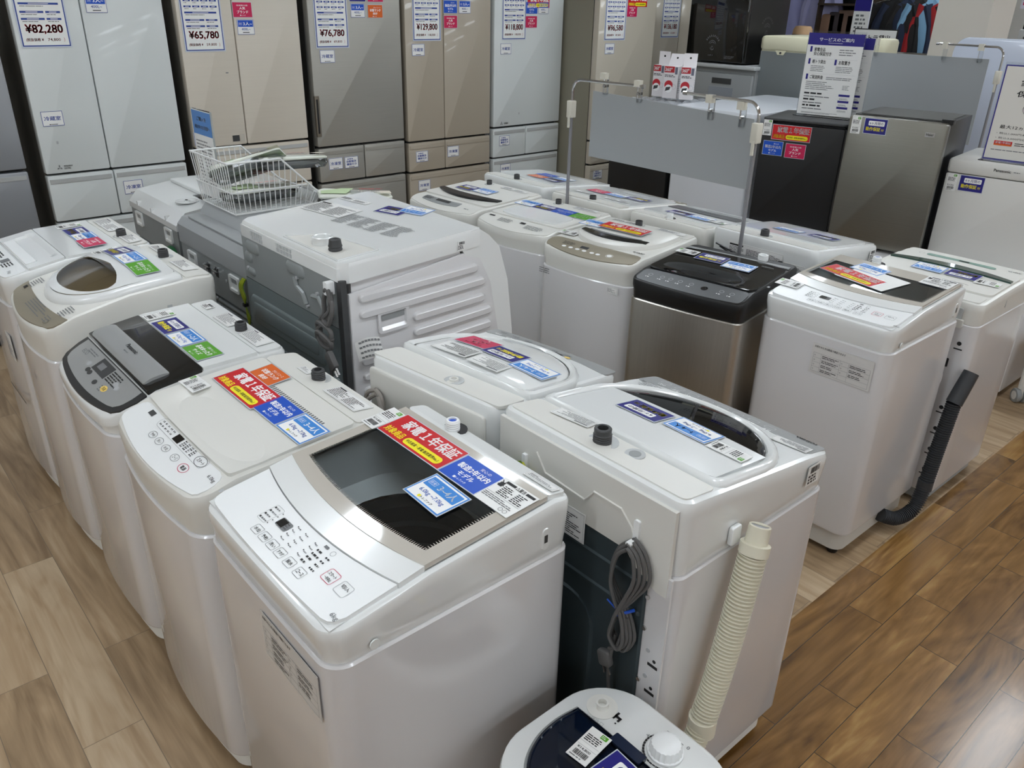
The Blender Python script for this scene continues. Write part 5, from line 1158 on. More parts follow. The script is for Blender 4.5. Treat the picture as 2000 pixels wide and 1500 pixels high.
# ------------------------------------------------------------------ wire basket with bagged hoses, acrylic notice
t = thing('wire_basket', 'white wire basket with sloping open end, full of bagged parts', 'basket', (1.43, 3.235, 1.001), 0)
WR = mat('white_coated_wire', (232, 233, 232), .35)
x0, x1, y0, y1, zr = -.19, .19, -.165, .20, .205
def rimz(x): return zr if x < .03 else zr-(x-.03)/.15*.155
b = B(); q = [(x0, y0, zr), (.03, y0, zr), (x1, y0, .05), (x1, y1, .05), (.03, y1, zr), (x0, y1, zr)]; b.tube(q+[q[0], q[1]], .0042, WR, 8)
for z in (.09,): b.tube([(.14, y0+.008, z), (x0+.008, y0+.008, z), (x0+.008, y1-.008, z), (.14, y1-.008, z)], .003, WR, 6)
k = .90; b.tube([(x0*k, y0*k, .004), (x1*k, y0*k, .004), (x1*k, y1*k, .004), (x0*k, y1*k, .004), (x0*k, y0*k, .004)], .003, WR, 6); b.make('rim', t)
b = B()
for i in range(17):
    x = x0+(x1-x0)*i/16
    for y in (y0, y1): b.tube([(x, y, rimz(x)), (x*k, y*k, .003)], .0019, WR, 6)
for i in range(1, 15):
    y = y0+(y1-y0)*i/15
    b.tube([(x0, y, zr), (x0*k, y*k, .003), (x1*k, y*k, .003), (x1, y, .05)], .0019, WR, 6)
b.make('wires', t)
def hose_bag(label, loc, rot, seed):
    t = thing('parts_bag', label, 'bag of parts', loc, 0, 'bagged hoses on the drum washers'); t.rotation_euler = rot
    b = B(); b.stack([[(x, y, .0) for x, y in rrect(.30, .14, .02)], [(x*1.0, y*1.02, .006) for x, y in rrect(.30, .14, .02)], [(x*.98, y*.97, .012+.006*sin(x*40)) for x, y in rrect(.30, .14, .03)]], mat('green_printed_card', (228, 231, 220), .5, var=.06), True, True)
    b.make('header_card', t)
    b = B(T=Matrix.Translation((0, 0, .020))); r = random.Random(seed)
    b.poly([(-.14, .0, 0), (-.05, .06, 0), (.0, .06, 0), (-.04, -.06, 0), (-.14, -.06, 0)], mat('leaf_green_print', (196, 216, 172), .5, var=.1)); b.bars(-.02, -.05, .12, .02, 5, .001, GPR, seed, .5); b.bars(.02, .03, .13, .055, 2, .001, PRED, seed, .5); b.rect(.10, -.06, .145, .0, .001, mat('straw_print', (222, 216, 200), .5)); b.make('card_print', t)
    b = B()
    for i in range(3): b.tube([(.13*cos(a*pi/8)*(1-.12*i), .052*sin(a*pi/8)*(1-.12*i), -.014-.006*i) for a in range(17)], .011, GY, 8)
    b.make('hose_coil', t)
    b = B(); b.stack([[(x, y, -.036) for x, y in rrect(.29, .13, .03)], [(x, y, -.018) for x, y in rrect(.31, .15, .03)], [(x, y, -.001) for x, y in rrect(.30, .14, .02)]], CLEAR, True, False); b.make('clear_bag', t)
    return t
hose_bag('green and white parts bag lying slanted on top in the wire basket', (1.40, 3.24, 1.165), (-.42, -.30, -.55), 3)
hose_bag('parts bag propped on the sloping end of the wire basket', (1.56, 3.20, 1.175), (-.10, .05, .05), 4)
hose_bag('parts bag lying low in the wire basket', (1.43, 3.23, 1.06), (-.05, .05, .2), 5)
hose_bag('parts bag lying flat beside the wire basket', (1.73, 2.97, 1.042), (-.03, .04, -.45), 6)
t = thing('acrylic_notice', 'blue and white acrylic notice standing behind the wire basket', 'sign', (1.355, 3.555, .973), -90)
b = B(); b.box(-.105, .105, -.003, .003, 0, .375, CLEAR, r=.001); b.box(-.105, .105, -.05, .003, 0, .003, CLEAR); b.make('holder', t)
b = B(T=frame_m((0, -.0035, 0), (1, 0, 0), (0, 0, 1))); b.rect(-.10, .005, .10, .372, 0, PAP); b.rect(-.10, .27, .10, .368, .0004, mat('notice_blue', (84, 138, 206), .4)); b.text('ご購入を', -.05, .327, .05, .345, .0008, PWH, .02); b.text('検討中のお客様へ', -.08, .293, .08, .311, .0008, PWH, .02); b.bars(-.085, .06, .085, .25, 13, .0006, GPR, 4, .35, words=5); b.make('sheet', t)

# ------------------------------------------------------------------ small twin-lidded mini washer in front
t = thing('mini_washer', 'small white washer with navy smoked lid and round timer knob, in front of the others', 'mini washing machine', (.845, .64, 0), -90)
def oval_sq(w, d, r=.10, n=10): return rrect(w, d, r, n)
hw_, hd = .19, .175; Z = .50
b = B(); 
L = [(.93, .03), (.95, .05), (.98, .30), (1.0, Z-.06)]
b.stack([[(x*k, y*k, z) for x, y in oval_sq(.375, .35, .12)] for k, z in L], WH); b.make('body', t)
b = B(); 
b.stack([[(x*k, y*k, z) for x, y in oval_sq(.385, .36, .12)] for k, z in ((1, Z-.06), (1.01, Z-.05), (1.01, Z-.012), (.995, Z-.003), (.97, Z))], WH, False, True); b.make('top_cover', t)
lp = [(.155*cos(a)*1.02, -.035+(.135 if sin(a) < 0 else .075)*sin(a)) for a in [2*pi*i/48 for i in range(48)]]
lp = rrect(.305, .225, .095, 8, 0, -.045)
lp = [(x, y if y < .0 else y) for x, y in lp]; lp = [(-.152, .055), (-.158, .0), (-.150, -.06), (-.120, -.115), (-.07, -.148), (0, -.158), (.07, -.148), (.120, -.115), (.150, -.06), (.158, .0), (.152, .055)]
lc = catmull([(x, y, 0) for x, y in lp], 5); lp2 = [(p.x, p.y) for p in lc]+[(.10, .057), (.05, .0575), (0, .058), (-.05, .0575), (-.10, .057)]
b = B(); b.stack([[(x*k, -.04+(y+.04)*k, z) for x, y in lp2] for k, z in ((1.03, Z+.0005), (1.03, Z+.004), (1.0, Z+.004), (1.0, Z+.001))], GY, False, False); b.make('lid_rim', t)
b = B(); b.stack([[(x*k, -.04+(y+.04)*k, z) for x, y in lp2] for k, z in ((.995, Z+.001), (.985, Z+.010), (.95, Z+.013), (.94, Z+.009), (.5, Z+.011), (.05, Z+.012))], NAVYT, False, True); b.make('lid', t)
b = B(); b.stack([[(x*k, -.04+(y+.04)*k, z) for x, y in lp2] for k, z in ((.99, Z+.0012), (.85, Z-.0), (.3, Z+.0008))], mat('navy_tub_grey', (96, 112, 136), .4), False, True); b.make('lid_inner', t)  # plain blue-grey inner face under the smoked lid
b = B(); b.box(-.055, .02, .042, .066, Z+.004, Z+.014, mat('navy_plastic', (26, 36, 58), .25), r=.003); b.make('lid_hinge', t)
b = B(); b.lathe([(.032, .0006), (.032, .0022), (.029, .0026), (.024, .0008), (.013, .0008), (.013, .014), (.009, .014), (.009, .002), (.001, .002)], WC, 26, Matrix.Translation((-.125, .098, Z))); b.make('water_inlet', t)
b = B(); n = 60; T = Matrix.Translation((.028, .112, Z))
def fl(r, a): return [((r+a*cos(20*2*pi*i/n))*cos(2*pi*i/n), (r+a*cos(20*2*pi*i/n))*sin(2*pi*i/n)) for i in range(n)]
b.stack([[(x, y, z) for x, y in fl(r, a)] for r, a, z in ((.035, 0, .001), (.035, 0, .005), (.032, .001, .006), (.030, .0014, .018), (.028, .001, .024), (.022, 0, .027), (.004, 0, .028))], PW, False, True, T); b.make('timer_knob', t)
b = B(T=Matrix.Translation((.028, .112, Z+.0008)))
for i in range(26):
    a = radians(-40-250*i/26); a2 = a-radians(8.6); w = .0012+.0032*sin(pi*min(1, i/20)); b.poly([(r*cos(q), r*sin(q), 0) for r, q in ((.040, a), (.040+w, a), (.040+w, a2), (.040, a2))], BKP)
for i, q in enumerate((60, -15, -75, -130, 175, 125)): a = radians(q); b.text(str(i), .047*cos(a)-.003, .047*sin(a)-.004, .047*cos(a)+.003, .047*sin(a)+.004, 0, GPR)
b.text('脱水時間', -.026, -.066, .026, -.054, 0, BKP, .0); b.make('dial_scale', t); b = B(T=Matrix.Translation((.028, .112, Z+.0008))); b.text('注水口', -.150, -.052, -.120, -.042, 0, LPR); b.rect(-.128, -.012, -.108, -.006, 0, BKP); b.rect(-.122, -.018, -.117, .002, 0, BKP); b.rect(-.110, -.018, -.105, -.006, 0, BKP); b.cyl(-.1075, -.024, .002, -.0002, .0002, BKP, 8); b.make('inlet_symbol', t)
inst(card('price'), 'price_tag', t, Matrix.Translation((-.068, .0, Z+.0135)) @ Matrix.Rotation(radians(6), 4, 'Z') @ Matrix.Scale(.95, 4))
inst(card('six'), 'guarantee_sticker', t, Matrix.Translation((.035, -.012, Z+.014)) @ Matrix.Rotation(radians(-3), 4, 'Z') @ Matrix.Scale(1.12, 4))
for sx in (-1, 1):
    for sy in (-1, 1): B().lathe([(.014, 0), (.016, .004), (.016, .034)], GD, 10, Matrix.Translation((sx*.12, sy*.11, 0))).make('foot', t)
# ------------------------------------------------------------------ refrigerator wall
def emblem_three(b, x, y, s, z, m):
    for k in range(3):
        a = pi/2+2*pi*k/3; c, q = cos(a), sin(a); d = (-q, c)
        b.poly([(x, y, z), (x+s*(.30*c+.17*d[0]), y+s*(.30*q+.17*d[1]), z), (x+s*.6*c, y+s*.6*q, z), (x+s*(.30*c-.17*d[0]), y+s*(.30*q-.17*d[1]), z)], m)
def fridge(label, cx, cy, rz, W, D, H, skin, side, doors, cards=(), z0=.03, kickh=.05, handles=(), extra=None, dt=.055, name='refrigerator', cat='refrigerator', group=None, base=0.0, rr=.018):
    """doors: (name, xa, xb, za, zb); local front plane y=-D/2; z measured from the floor it stands on"""
    t = thing(name, label, cat, (cx, cy, base), rz, group); yf = -D/2
    b = B(); b.box(-W/2+.004, W/2-.004, yf+dt+.012, D/2, z0, H-.01, side, r=.008); b.box(-W/2+.01, W/2-.01, yf+dt-.01, yf+dt+.014, z0+.02, H-.02, BKP)
    b.make('cabinet', t)
    B().box(-W/2+.02, W/2-.02, yf+dt+.02, D/2-.02, 0, z0+.01, GD).make('kick_base', t)
    for d in doors:
        nm, xa, xb, za, zb = d[:5]; sk = d[5] if len(d) > 5 else skin
        b = B(); T = Matrix.Translation((0, yf+dt, 0)) @ Matrix.Rotation(pi/2, 4, 'X')
        b.prism(rrect(xb-xa, zb-za, rr*.4, 4, (xa+xb)/2, (za+zb)/2), 0, dt, sk, .004, T)
        if nm == 'drawer':
            q = B(); q.box(xa+.01, xb-.01, yf-.004, yf+.01, zb-.040, zb-.018, mat('handle_lip_silver', (206, 208, 207), .25, metal=.3) if len(d) < 7 else d[6], r=.003)
        o = b.make(nm, t)
        if nm == 'drawer': q.make('drawer_handle', o)
    for k, x, z in cards:
        sc = 1.09 if k.startswith('board') else 1.0
        inst(card(k), CARDN[k.split(':')[0]], t, frame_m((x, yf-.0015, z), (1, 0, 0), (0, 0, 1)) @ Matrix.Scale(sc, 4))
    if extra: extra(t, yf)
    return t
GWH = mat('white_glass_door', (216, 221, 220), .22, coat=.25); SGY = mat('side_warm_grey', (120, 116, 108), .4, metal=.3)
SILD = mat('silver_door_steel', (172, 175, 180), .3, metal=.5); BGE = brushed('beige_wood_grain_door', (212, 204, 190), .25, scale=(3, 1, 130), amt=.035, metal=0)
GRYS = brushed('grey_steel_door', (172, 170, 162), .34, scale=(3, 3, 300), amt=.08, metal=.35); CHAM = mat('champagne_glass_door', (178, 168, 152), .2, coat=.3)
IVD = mat('ivory_glass_door', (196, 188, 172), .18, coat=.3); OLV = mat('olive_side_panel', (142, 138, 122), .4); DGS = mat('dark_grey_side', (70, 70, 68), .45)
YF = 4.88
def wall_fridge(label, x0, x1, yf, skin, side, ds, cards, D=.66, H=1.83, extra=None, zo=None):
    cx = (x0+x1)/2
    return fridge(label, cx, yf+D/2, 0, x1-x0, D, H, skin, side, [(n, a-cx, c-cx, za, zb, *r) for n, a, c, za, zb, *r in ds], [(k, x-cx, z) for k, x, z in cards], extra=extra)
BZ = 1.525+.229
wall_fridge('grey silver refrigerator at the left edge of the wall, with no price placard in view', .25, .905, YF, SILD, SGY, [('door', .25, .905, .945, 1.83), ('drawer', .25, .905, .52, .93), ('drawer', .25, .905, .08, .505)], [])
def x1(t, yf):
    b = B(T=frame_m((-.30, yf-.002, .93), (1, 0, 0), (0, 0, 1))); emblem_three(b, 0, .004, .026, 0, GPR); b.text('MITSUBISHI', .022, .006, .064, .014, 0, GPR, .02); b.text('ELECTRIC', .022, -.006, .055, .002, 0, GPR, .02); b.rect(.010, .125, .020, .140, 0, LPR); b.make('maker_mark', t)
wall_fridge('white glass refrigerator with ¥82,280 placard', .99, 1.73, YF, GWH, SGY, [('door', .99, 1.312, .905, 1.83), ('door', 1.318, 1.73, .905, 1.83), ('drawer', .99, 1.322, .65, .893), ('drawer', 1.328, 1.73, .65, .893), ('drawer', .99, 1.73, .36, .638), ('drawer', .99, 1.73, .07, .348)],
    [('board:¥82,280:74,800', 1.125, BZ), ('family', 1.392, 1.728), ('room:冷蔵室', 1.076, 1.184), ('room:冷凍室', 1.415, .79)], extra=x1)
def x2(t, yf):
    b = B(T=frame_m((0, yf-.002, 0), (1, 0, 0), (0, 0, 1))); b.rect(-.135, .985, -.092, 1.02, 0, GD); b.rect(-.088, .982, -.06, 1.024, 0, mat('sticker_haze', (200, 194, 182), .2)); b.rect(-.128, 1.37, -.112, 1.376, 0, GPR); b.make('door_sticker', t)
wall_fridge('beige wood-grain refrigerator with ¥65,780 placard', 1.80, 2.53, YF, BGE, SGY, [('door', 1.80, 2.118, .965, 1.83), ('door', 2.124, 2.53, .965, 1.83), ('drawer', 1.80, 2.53, .70, .952), ('drawer', 1.80, 2.53, .40, .688), ('drawer', 1.80, 2.53, .07, .388)],
    [('board:¥65,780:59,800', 1.937, BZ-.036), ('popular', 2.181, 1.708), ('family', 2.19, 1.617), ('room:冷蔵室', 1.85, 1.02)], extra=x2)
def x3(t, yf):
    b = B(); b.box(-.338, -.306, yf-.010, yf+.012, .965, 1.215, mat('bronze_grip', (140, 132, 120), .3, metal=.6), r=.004); b.box(-.331, -.316, yf-.011, yf-.004, .985, 1.195, BKP, r=.003); b.make('door_handle', t)
wall_fridge('grey steel refrigerator with ¥76,780 placard', 2.595, 3.265, YF, GRYS, DGS, [('door', 2.595, 3.265, .90, 1.83), ('drawer', 2.595, 2.935, .67, .885, GRYS, GRYS), ('drawer', 2.941, 3.265, .67, .885, GRYS, GRYS), ('drawer', 2.595, 3.265, .38, .655, GRYS, GRYS), ('drawer', 2.595, 3.265, .07, .368, GRYS, GRYS)],
    [('board:¥76,780:69,800', 2.752, BZ-.032), ('room:冷蔵室', 2.708, 1.446), ('family', 2.946, 1.71), ('rank', 3.075, 1.706), ('six', 2.948, 1.80), ('popular', 3.08, 1.80), ('room:冷凍室', 2.713, .784), ('room:自動製氷/機能付き', 2.832, .782)], extra=x3)
wall_fridge('champagne glass refrigerator with ¥129,800 placard', 3.30, 4.04, YF, CHAM, DGS, [('door', 3.30, 3.615, .872, 1.83), ('door', 3.621, 4.04, .872, 1.83), ('drawer', 3.30, 3.617, .66, .858, CHAM, CHAM), ('drawer', 3.623, 4.04, .66, .858, CHAM, CHAM), ('drawer', 3.30, 4.04, .38, .645, CHAM, CHAM), ('drawer', 3.30, 4.04, .07, .368, CHAM, CHAM)],
    [('board:¥129,800:118,000', 3.478, BZ), ('model', 3.679, 1.738), ('family', 3.803, 1.738), ('popular', 3.679, 1.644), ('room:冷蔵室', 3.402, 1.470), ('room:自動製氷/機能付き', 3.41, .762), ('room:冷凍室', 3.69, .772), ('room:冷凍室', 3.425, .556)])
def x5(t, yf):
    b = B(T=frame_m((-.265, yf-.002, .93), (1, 0, 0), (0, 0, 1))); emblem_three(b, 0, .004, .026, 0, GPR); b.text('MITSUBISHI', .022, -.002, .064, .010, 0, GPR, .02); b.rect(.17, .06, .18, .075, 0, LPR); b.make('maker_mark', t)
wall_fridge('narrow white glass refrigerator with ¥118,800 placard', 4.075, 4.765, YF, GWH, mat('pale_grey_side', (188, 192, 196), .35), [('door', 4.075, 4.765, .912, 1.83), ('drawer', 4.075, 4.405, .685, .897), ('drawer', 4.411, 4.765, .685, .897), ('drawer', 4.075, 4.765, .38, .672), ('drawer', 4.075, 4.765, .07, .368)],
    [('board:¥118,800:108,000', 4.262, BZ-.004), ('warranty', 4.50, 1.83-.05), ('model', 4.433, 1.738), ('family', 4.552, 1.738), ('popular', 4.432, 1.643), ('room:冷蔵室', 4.186, 1.462), ('room:自動製氷/機能付き', 4.186, .806), ('room:冷凍室', 4.20, .592)], extra=x5)
wall_fridge('ivory refrigerator with ¥96,580 placard, standing forward of the wall', 4.785, 5.43, 4.52, IVD, OLV, [('door', 4.785, 5.43, .80, 1.83), ('drawer', 4.785, 5.43, .615, .788, IVD, IVD), ('drawer', 4.785, 5.43, .36, .602, IVD, IVD), ('drawer', 4.785, 5.43, .07, .348, IVD, IVD)],
    [('board:¥96,580:87,800', 4.965, BZ), ('room:冷蔵室', 4.918, 1.468), ('popular', 5.143, 1.729), ('warranty', 5.20, 1.800), ('room:自動製氷/機能付き', 4.875, .532)], D=.7)
wall_fridge('ivory refrigerator with crinkled placard, at the far end of the wall', 5.60, 6.25, 4.75, IVD, OLV, [('door', 5.60, 6.03, .80, 1.83), ('door', 6.036, 6.25, .80, 1.83), ('drawer', 5.60, 6.25, .42, .788, IVD, IVD), ('drawer', 5.60, 6.25, .07, .408, IVD, IVD)],
    [('board:¥136,180:123,800', 5.905, BZ-.002)], D=.7)

# ------------------------------------------------------------------ right-hand row on a white plinth
t = thing('display_plinth', 'long low white plinth carrying the small refrigerators', 'plinth', (4.68, 2.02, 0)); b = B(); b.box(-.36, .40, -.89, .78, .035, .57, WB, r=.01, b=.004); b.box(-.33, .37, -.86, .75, 0, .04, GD); b.make('deck', t)
def rowfridge(label, fl, fr, D, zb, zt, skin, side, doors, **k):
    """placed by its front corners on the floor plan (left, right as seen from its front)"""
    ex = Vector((fr[0]-fl[0], fr[1]-fl[1], 0)); W = k.pop('W', ex.length); ex.normalize(); ey = Vector((-ex.y, ex.x, 0))
    c = Vector((fl[0], fl[1], 0))+ex*W/2+ey*D/2
    return fridge(label, c.x, c.y, math.degrees(math.atan2(ex.y, ex.x)), W, D, zt-zb, skin, side, doors(W, zt-zb), base=zb, **k), W
BKD = mat('black_matt_door', (26, 26, 27), .38, bump=.05, bscale=900); BKS = mat('black_satin_side', (20, 20, 20), .3)
t, W = rowfridge('small matt black refrigerator with red warranty card', (4.37, 2.755), (4.49, 2.30), .48, .571, 1.20, BKD, BKS, lambda W, H: [('door', -W/2, W/2, .02, H-.028)], dt=.045, z0=.01, rr=.03,
    cards=(('price', -.203, .574), ('warranty', -.06, .554), ('model', -.155, .461), ('popular', -.022, .457)))
b = B(); b.box(-W/2-.004, W/2+.004, -.235, .24, .614, .629, GD, r=.02, b=.004); b.make('worktop', t)
t, W = rowfridge('stainless-door refrigerator with navy guarantee card', (4.345, 2.215), (4.425, 1.73), .52, .571, 1.285, STLF, BKS, lambda W, H: [('door', -W/2, W/2, .02, H-.012)], dt=.055, z0=.01, rr=.05, cards=(('price', -.205, .654), ('six', -.105, .656)))
b = B(T=frame_m((.17, -.262, .644), (1, 0, 0), (0, 0, 1))); b.box(-.024, .024, -.012, .012, 0, .004, CHR, r=.002); b.text('Haier', -.018, -.006, .018, .006, .0045, GD, .02); b.make('maker_badge', t)
b = B(); b.box(W/2-.05, W/2+.006, -.205, -.15, .694, .717, BK, r=.004); b.make('hinge_cover', t)
b = B(); b.box(-W/2+.03, W/2-.03, -.17, .23, .702, .7075, DGS); b.make('top_mat', t)
PAW = mat('ivory_white_door', (220, 219, 214), .3)
t, W = rowfridge('small white refrigerator under the warranty notice with the pink heart', (4.535, 1.728), (4.59, 1.26), .5, .571, 1.10, PAW, PAW, lambda W, H: [('door', -W/2, W/2, .02, H-.075)], dt=.045, z0=.01, cards=(('price', -.20, .409), ('six', -.105, .413)))
b = B(); b.box(-W/2-.003, W/2+.003, -.252, .25, .457, .529, PAW, r=.015, b=.012); b.make('top_cover', t)
b = B(T=frame_m((.0, -.2535, .497), (1, 0, 0), (0, 0, 1))); b.text('Panasonic', -.02, -.007, .058, .007, 0, BKP, .02); b.bars(.07, -.004, .11, .003, 1, 0, GPR, 3); b.make('maker_lettering', t)
# notices standing on the fridge tops
def notice(name, label, x, y, rz, z, w, h, draw):
    t = thing(name, label, 'sign', (x, y, z), rz)
    b = B(); b.box(-w/2-.004, w/2+.004, -.004, .002, 0, h+.012, CLEAR, r=.001); b.box(-w/2-.004, w/2+.004, -.06, .06, 0, .004, CLEAR); b.make('holder', t)
    b = B(T=frame_m((0, -.0048, 0), (1, 0, 0), (0, 0, 1))); draw(b, w, h); b.make('sheet', t); return t
NVY = mat('notice_navy', (44, 38, 132), .3)
def service(b, w, h):
    b.rect(-w/2, .008, w/2, h, 0, PAP); b.rect(-w/2, h*.86, w/2, h, .0004, NVY); b.text('サービスのご案内', -w*.30, h*.905, w*.32, h*.95, .0008, PWH, .025); b.rect(-.04, h*.885, .04, h*.889, .0008, PWH)
    for x, y, s, ww in ((-.42, .785, '家電全品', .22), (-.42, .735, '安心保証付き', .34), (-.42, .64, '軽トラ貸出', .26), (.06, .64, 'お取置き', .22), (-.42, .455, 'ご配送料金', .26)):
        b.text(s, w*x+.018, h*y, w*(x+ww)+.012, h*y+.021, .0008, BKP, .02)
        if y != .735: b.rect(w*x-.006, h*y-.004, w*x+.006, h*y+.026, .0008, NVY)
    b.bars(.03, h*.74, w*.44, h*.825, 3, .0008, GPR, 3, .35); b.bars(-w*.38, h*.54, -w*.04, h*.62, 4, .0008, GPR, 4, .35); b.bars(w*.08, h*.54, w*.42, h*.62, 4, .0008, GPR, 5, .35); b.bars(-.02, h*.45, w*.44, h*.49, 2, .0008, GPR, 6, .4)
    for y in (.70, .52): b.rect(-w*.44, h*y, w*.44, h*y+.0006, .0006, LPR)
    b.bars(-w*.42, h*.32, w*.14, h*.43, 5, .0008, GPR, 8, .35); b.bars(w*.26, h*.34, w*.42, h*.40, 4, .0008, GPR, 9, .35)
    for i in range(3):
        y = .255-.075*i; b.bars(-w*.42, h*y+.006, -w*.08, h*y+.016, 1, .0008, BKP, 20+i, .9); b.bars(-w*.42, h*y-.012, w*.16, h*y-.002, 1, .0008, GPR, 30+i, .5); b.rect(w*.22, h*y+.004, w*.42, h*y+.016, .0008, NVY); b.bars(w*.24, h*y-.014, w*.42, h*y-.004, 2, .0008, GPR, 40+i, .4)
    b.bars(-w*.42, h*.03, w*.42, h*.05, 2, .0008, GPR, 50, .4, words=7)
SV = Vector((4.37, 2.755, 0))
notice('service_notice', 'white service notice with navy heading, standing on the black refrigerator', 4.70, 2.565, -79, 1.2005, .318, .455, service)
notice('service_notice', 'second service notice standing close behind the first, only its edge showing', 4.785, 2.545, -79, 1.2005, .318, .435, service)
def heart(b, w, h):
    b.rect(-w/2, .004, w/2, h, 0, NVY); b.rect(-w/2+.006, .010, w/2-.006, h-.006, .0004, mat('paper_warm', (226, 223, 216), .45))
    z = .0008
    b.text('家電1年', -w*.26, h*.79, w*.28, h*.855, z, BKP, .015); b.text('保証付き', -w*.28, h*.68, w*.30, h*.745, z, BKP, .015)
    hp = [(.055*(16*sin(a)**3)/16, .052*(13*cos(a)-5*cos(2*a)-2*cos(3*a)-cos(4*a))/16) for a in [2*pi*i/40 for i in range(40)]]
    b.ring([(x*1.04, h*.535+y*1.04) for x, y in hp], [(x, h*.535+y) for x, y in hp], z, BKP); b.poly([(x, h*.535+y, z-.0001) for x, y in hp], mat('heart_pink', (222, 206, 208), .5))
    b.text('最大12ヵ月の動作保証', -w*.38, h*.345, w*.38, h*.385, z, BKP, .01); b.text('・税込1,000円未満の製品は対象外', -w*.40, h*.285, w*.40, h*.308, z, BKP); b.text('・税込3,000円以上の製品は6ヶ月', -w*.40, h*.235, w*.40, h*.258, z, BKP)
    b.rect(-w*.40, h*.165, -w*.17, h*.215, z, RED); b.rect(-w*.40, h*.165, -w*.17, h*.18, z+.0003, ORG); b.text('家電1年保証', -w*.385, h*.185, -w*.185, h*.208, z+.0003, PWH, .02); b.bars(-w*.14, h*.17, w*.2, h*.21, 2, z, BKP, 6, .4); b.bars(-w*.42, h*.11, w*.4, h*.125, 1, z, GPR, 7, .6, words=8)
notice('warranty_notice', 'white warranty notice with navy border and pink heart, on the small white refrigerator', 4.665, 1.435, -84, 1.1005, .36, .455, heart)

# chest freezer, black one beside it, boxes in plastic
FZ = mat('bluish_white_enamel', (222, 226, 232), .25, coat=.2)
t = thing('chest_freezer', 'white chest freezer behind the hanging grey board', 'freezer', (4.98, 3.17, 0), -88)
b = B(); b.box(-.295, .295, -.545, .545, .06, 1.13, FZ, r=.02); b.box(-.27, .27, -.52, .52, 0, .07, GD); b.make('body', t)
b = B(); b.box(-.30, .30, -.555, .55, 1.135, 1.20, FZ, r=.03, b=.010); b.make('lid', t)
inst(card('popular'), 'popular_brand_sticker', t, frame_m((-.155, -.557, 1.03+.10), (1, 0, 0), (0, 0, 1)))
inst(card('price'), 'price_tag', t, frame_m((-.255, -.557, 1.115), (1, 0, 0), (0, 0, 1)))
t = fridge('low black refrigerator half hidden under the hanging grey board', 4.72, 3.775, -90, .53, .50, 1.14, BKD, BKS, [('door', -.265, .265, .05, 1.13)], dt=.05)
t = thing('plastic_wrapped_tray', 'crinkled clear plastic wrap over a tray, under the small boxes', 'tray', (4.74, 3.70, 1.1405)); b = B(); b.box(-.20, .20, -.24, .24, 0, .03, GD, r=.03, b=.006); b.make('tray', t)
b = B(); r = random.Random(2); n = 18; vs = [(-.22+.44*i/n, -.26+.52*j/n, .034+.022*r.random()*(1 if 0 < i < n and 0 < j < n else 0)-.02*(i in (0, n) or j in (0, n))) for i in range(n+1) for j in range(n+1)]
b.add(vs, [(i*(n+1)+j, (i+1)*(n+1)+j, (i+1)*(n+1)+j+1, i*(n+1)+j+1) for i in range(n) for j in range(n)], mat('crinkled_film', (226, 230, 236), .12, alpha=.45)); b.make('film', t)
BX = mat('box_board_white', (232, 228, 230), .45); BXR = mat('box_red', (190, 40, 52), .45)
def carton(label, x, y, rz, flap, w=.085, tilt=0):
    t = thing('small_box', label, 'box', (x, y, 1.2005), rz, 'small boxes on the plastic wrap'); b = B(); b.box(-w/2, w/2, -.035, .035, 0, .205, BX); b.make('carton', t)
    b = B(T=Matrix.Translation((0, .035, .205)) @ Matrix.Rotation(radians(flap), 4, 'X')); b.poly([(-w/2, 0, 0), (w/2, 0, 0), (w/2, 0, .085), (-w/2, 0, .085)], BX); b.cyl(0, 0, .007, -.001, .001, BKP, 12, T=Matrix.Translation((0, 0, .055)) @ Matrix.Rotation(pi/2, 4, 'X')); b.make('hang_flap', t)
    b = B(T=frame_m((0, -.0356, 0), (1, 0, 0), (0, 0, 1))); b.rect(-w/2, .165, w/2-.028, .204, 0, BXR); b.rect(w/2-.024, .155, w/2-.006, .200, .0003, mat('box_slate', (110, 112, 130), .4)); b.text('360°', -w/2+.004, .172, .006, .196, .0006, PWH, .03); b.bars(-w/2+.005, .135, w/2-.008, .152, 2, .0003, BKP, 3, .5)
    b.poly([(x_*1.0-.012, .085+y_, .0003) for x_, y_ in circ(.030, 20)], BXR); b.poly([(x_-.012, .062+y_, .0006) for x_, y_ in circ(.026, 20)], PWH); b.poly([(-.034, .045, .0009), (-.002, .055, .0009), (.004, .075, .0009), (-.03, .07, .0009)], GD); b.ring(circ(.016, 14, .026, .075), circ(.0145, 14, .026, .075), .0003, LPR); b.make('box_print', t)
    b = B(T=frame_m((w/2+.0006, 0, 0), (0, 1, 0), (0, 0, 1))); b.bars(-.028, .03, .028, .13, 7, 0, LPR, 5, .4); b.rect(-.005, .15, .022, .18, 0, LPR); b.make('side_print', t)
carton('white and red small box with flap up, leftmost of three on the plastic wrap', 4.72, 3.835, -78, 0)
carton('white and red small box with open lid, middle of three on the plastic wrap', 4.70, 3.715, -72, -28, .10)
carton('white and red small box at the right end of three on the plastic wrap', 4.72, 3.60, -58, -12, .09)

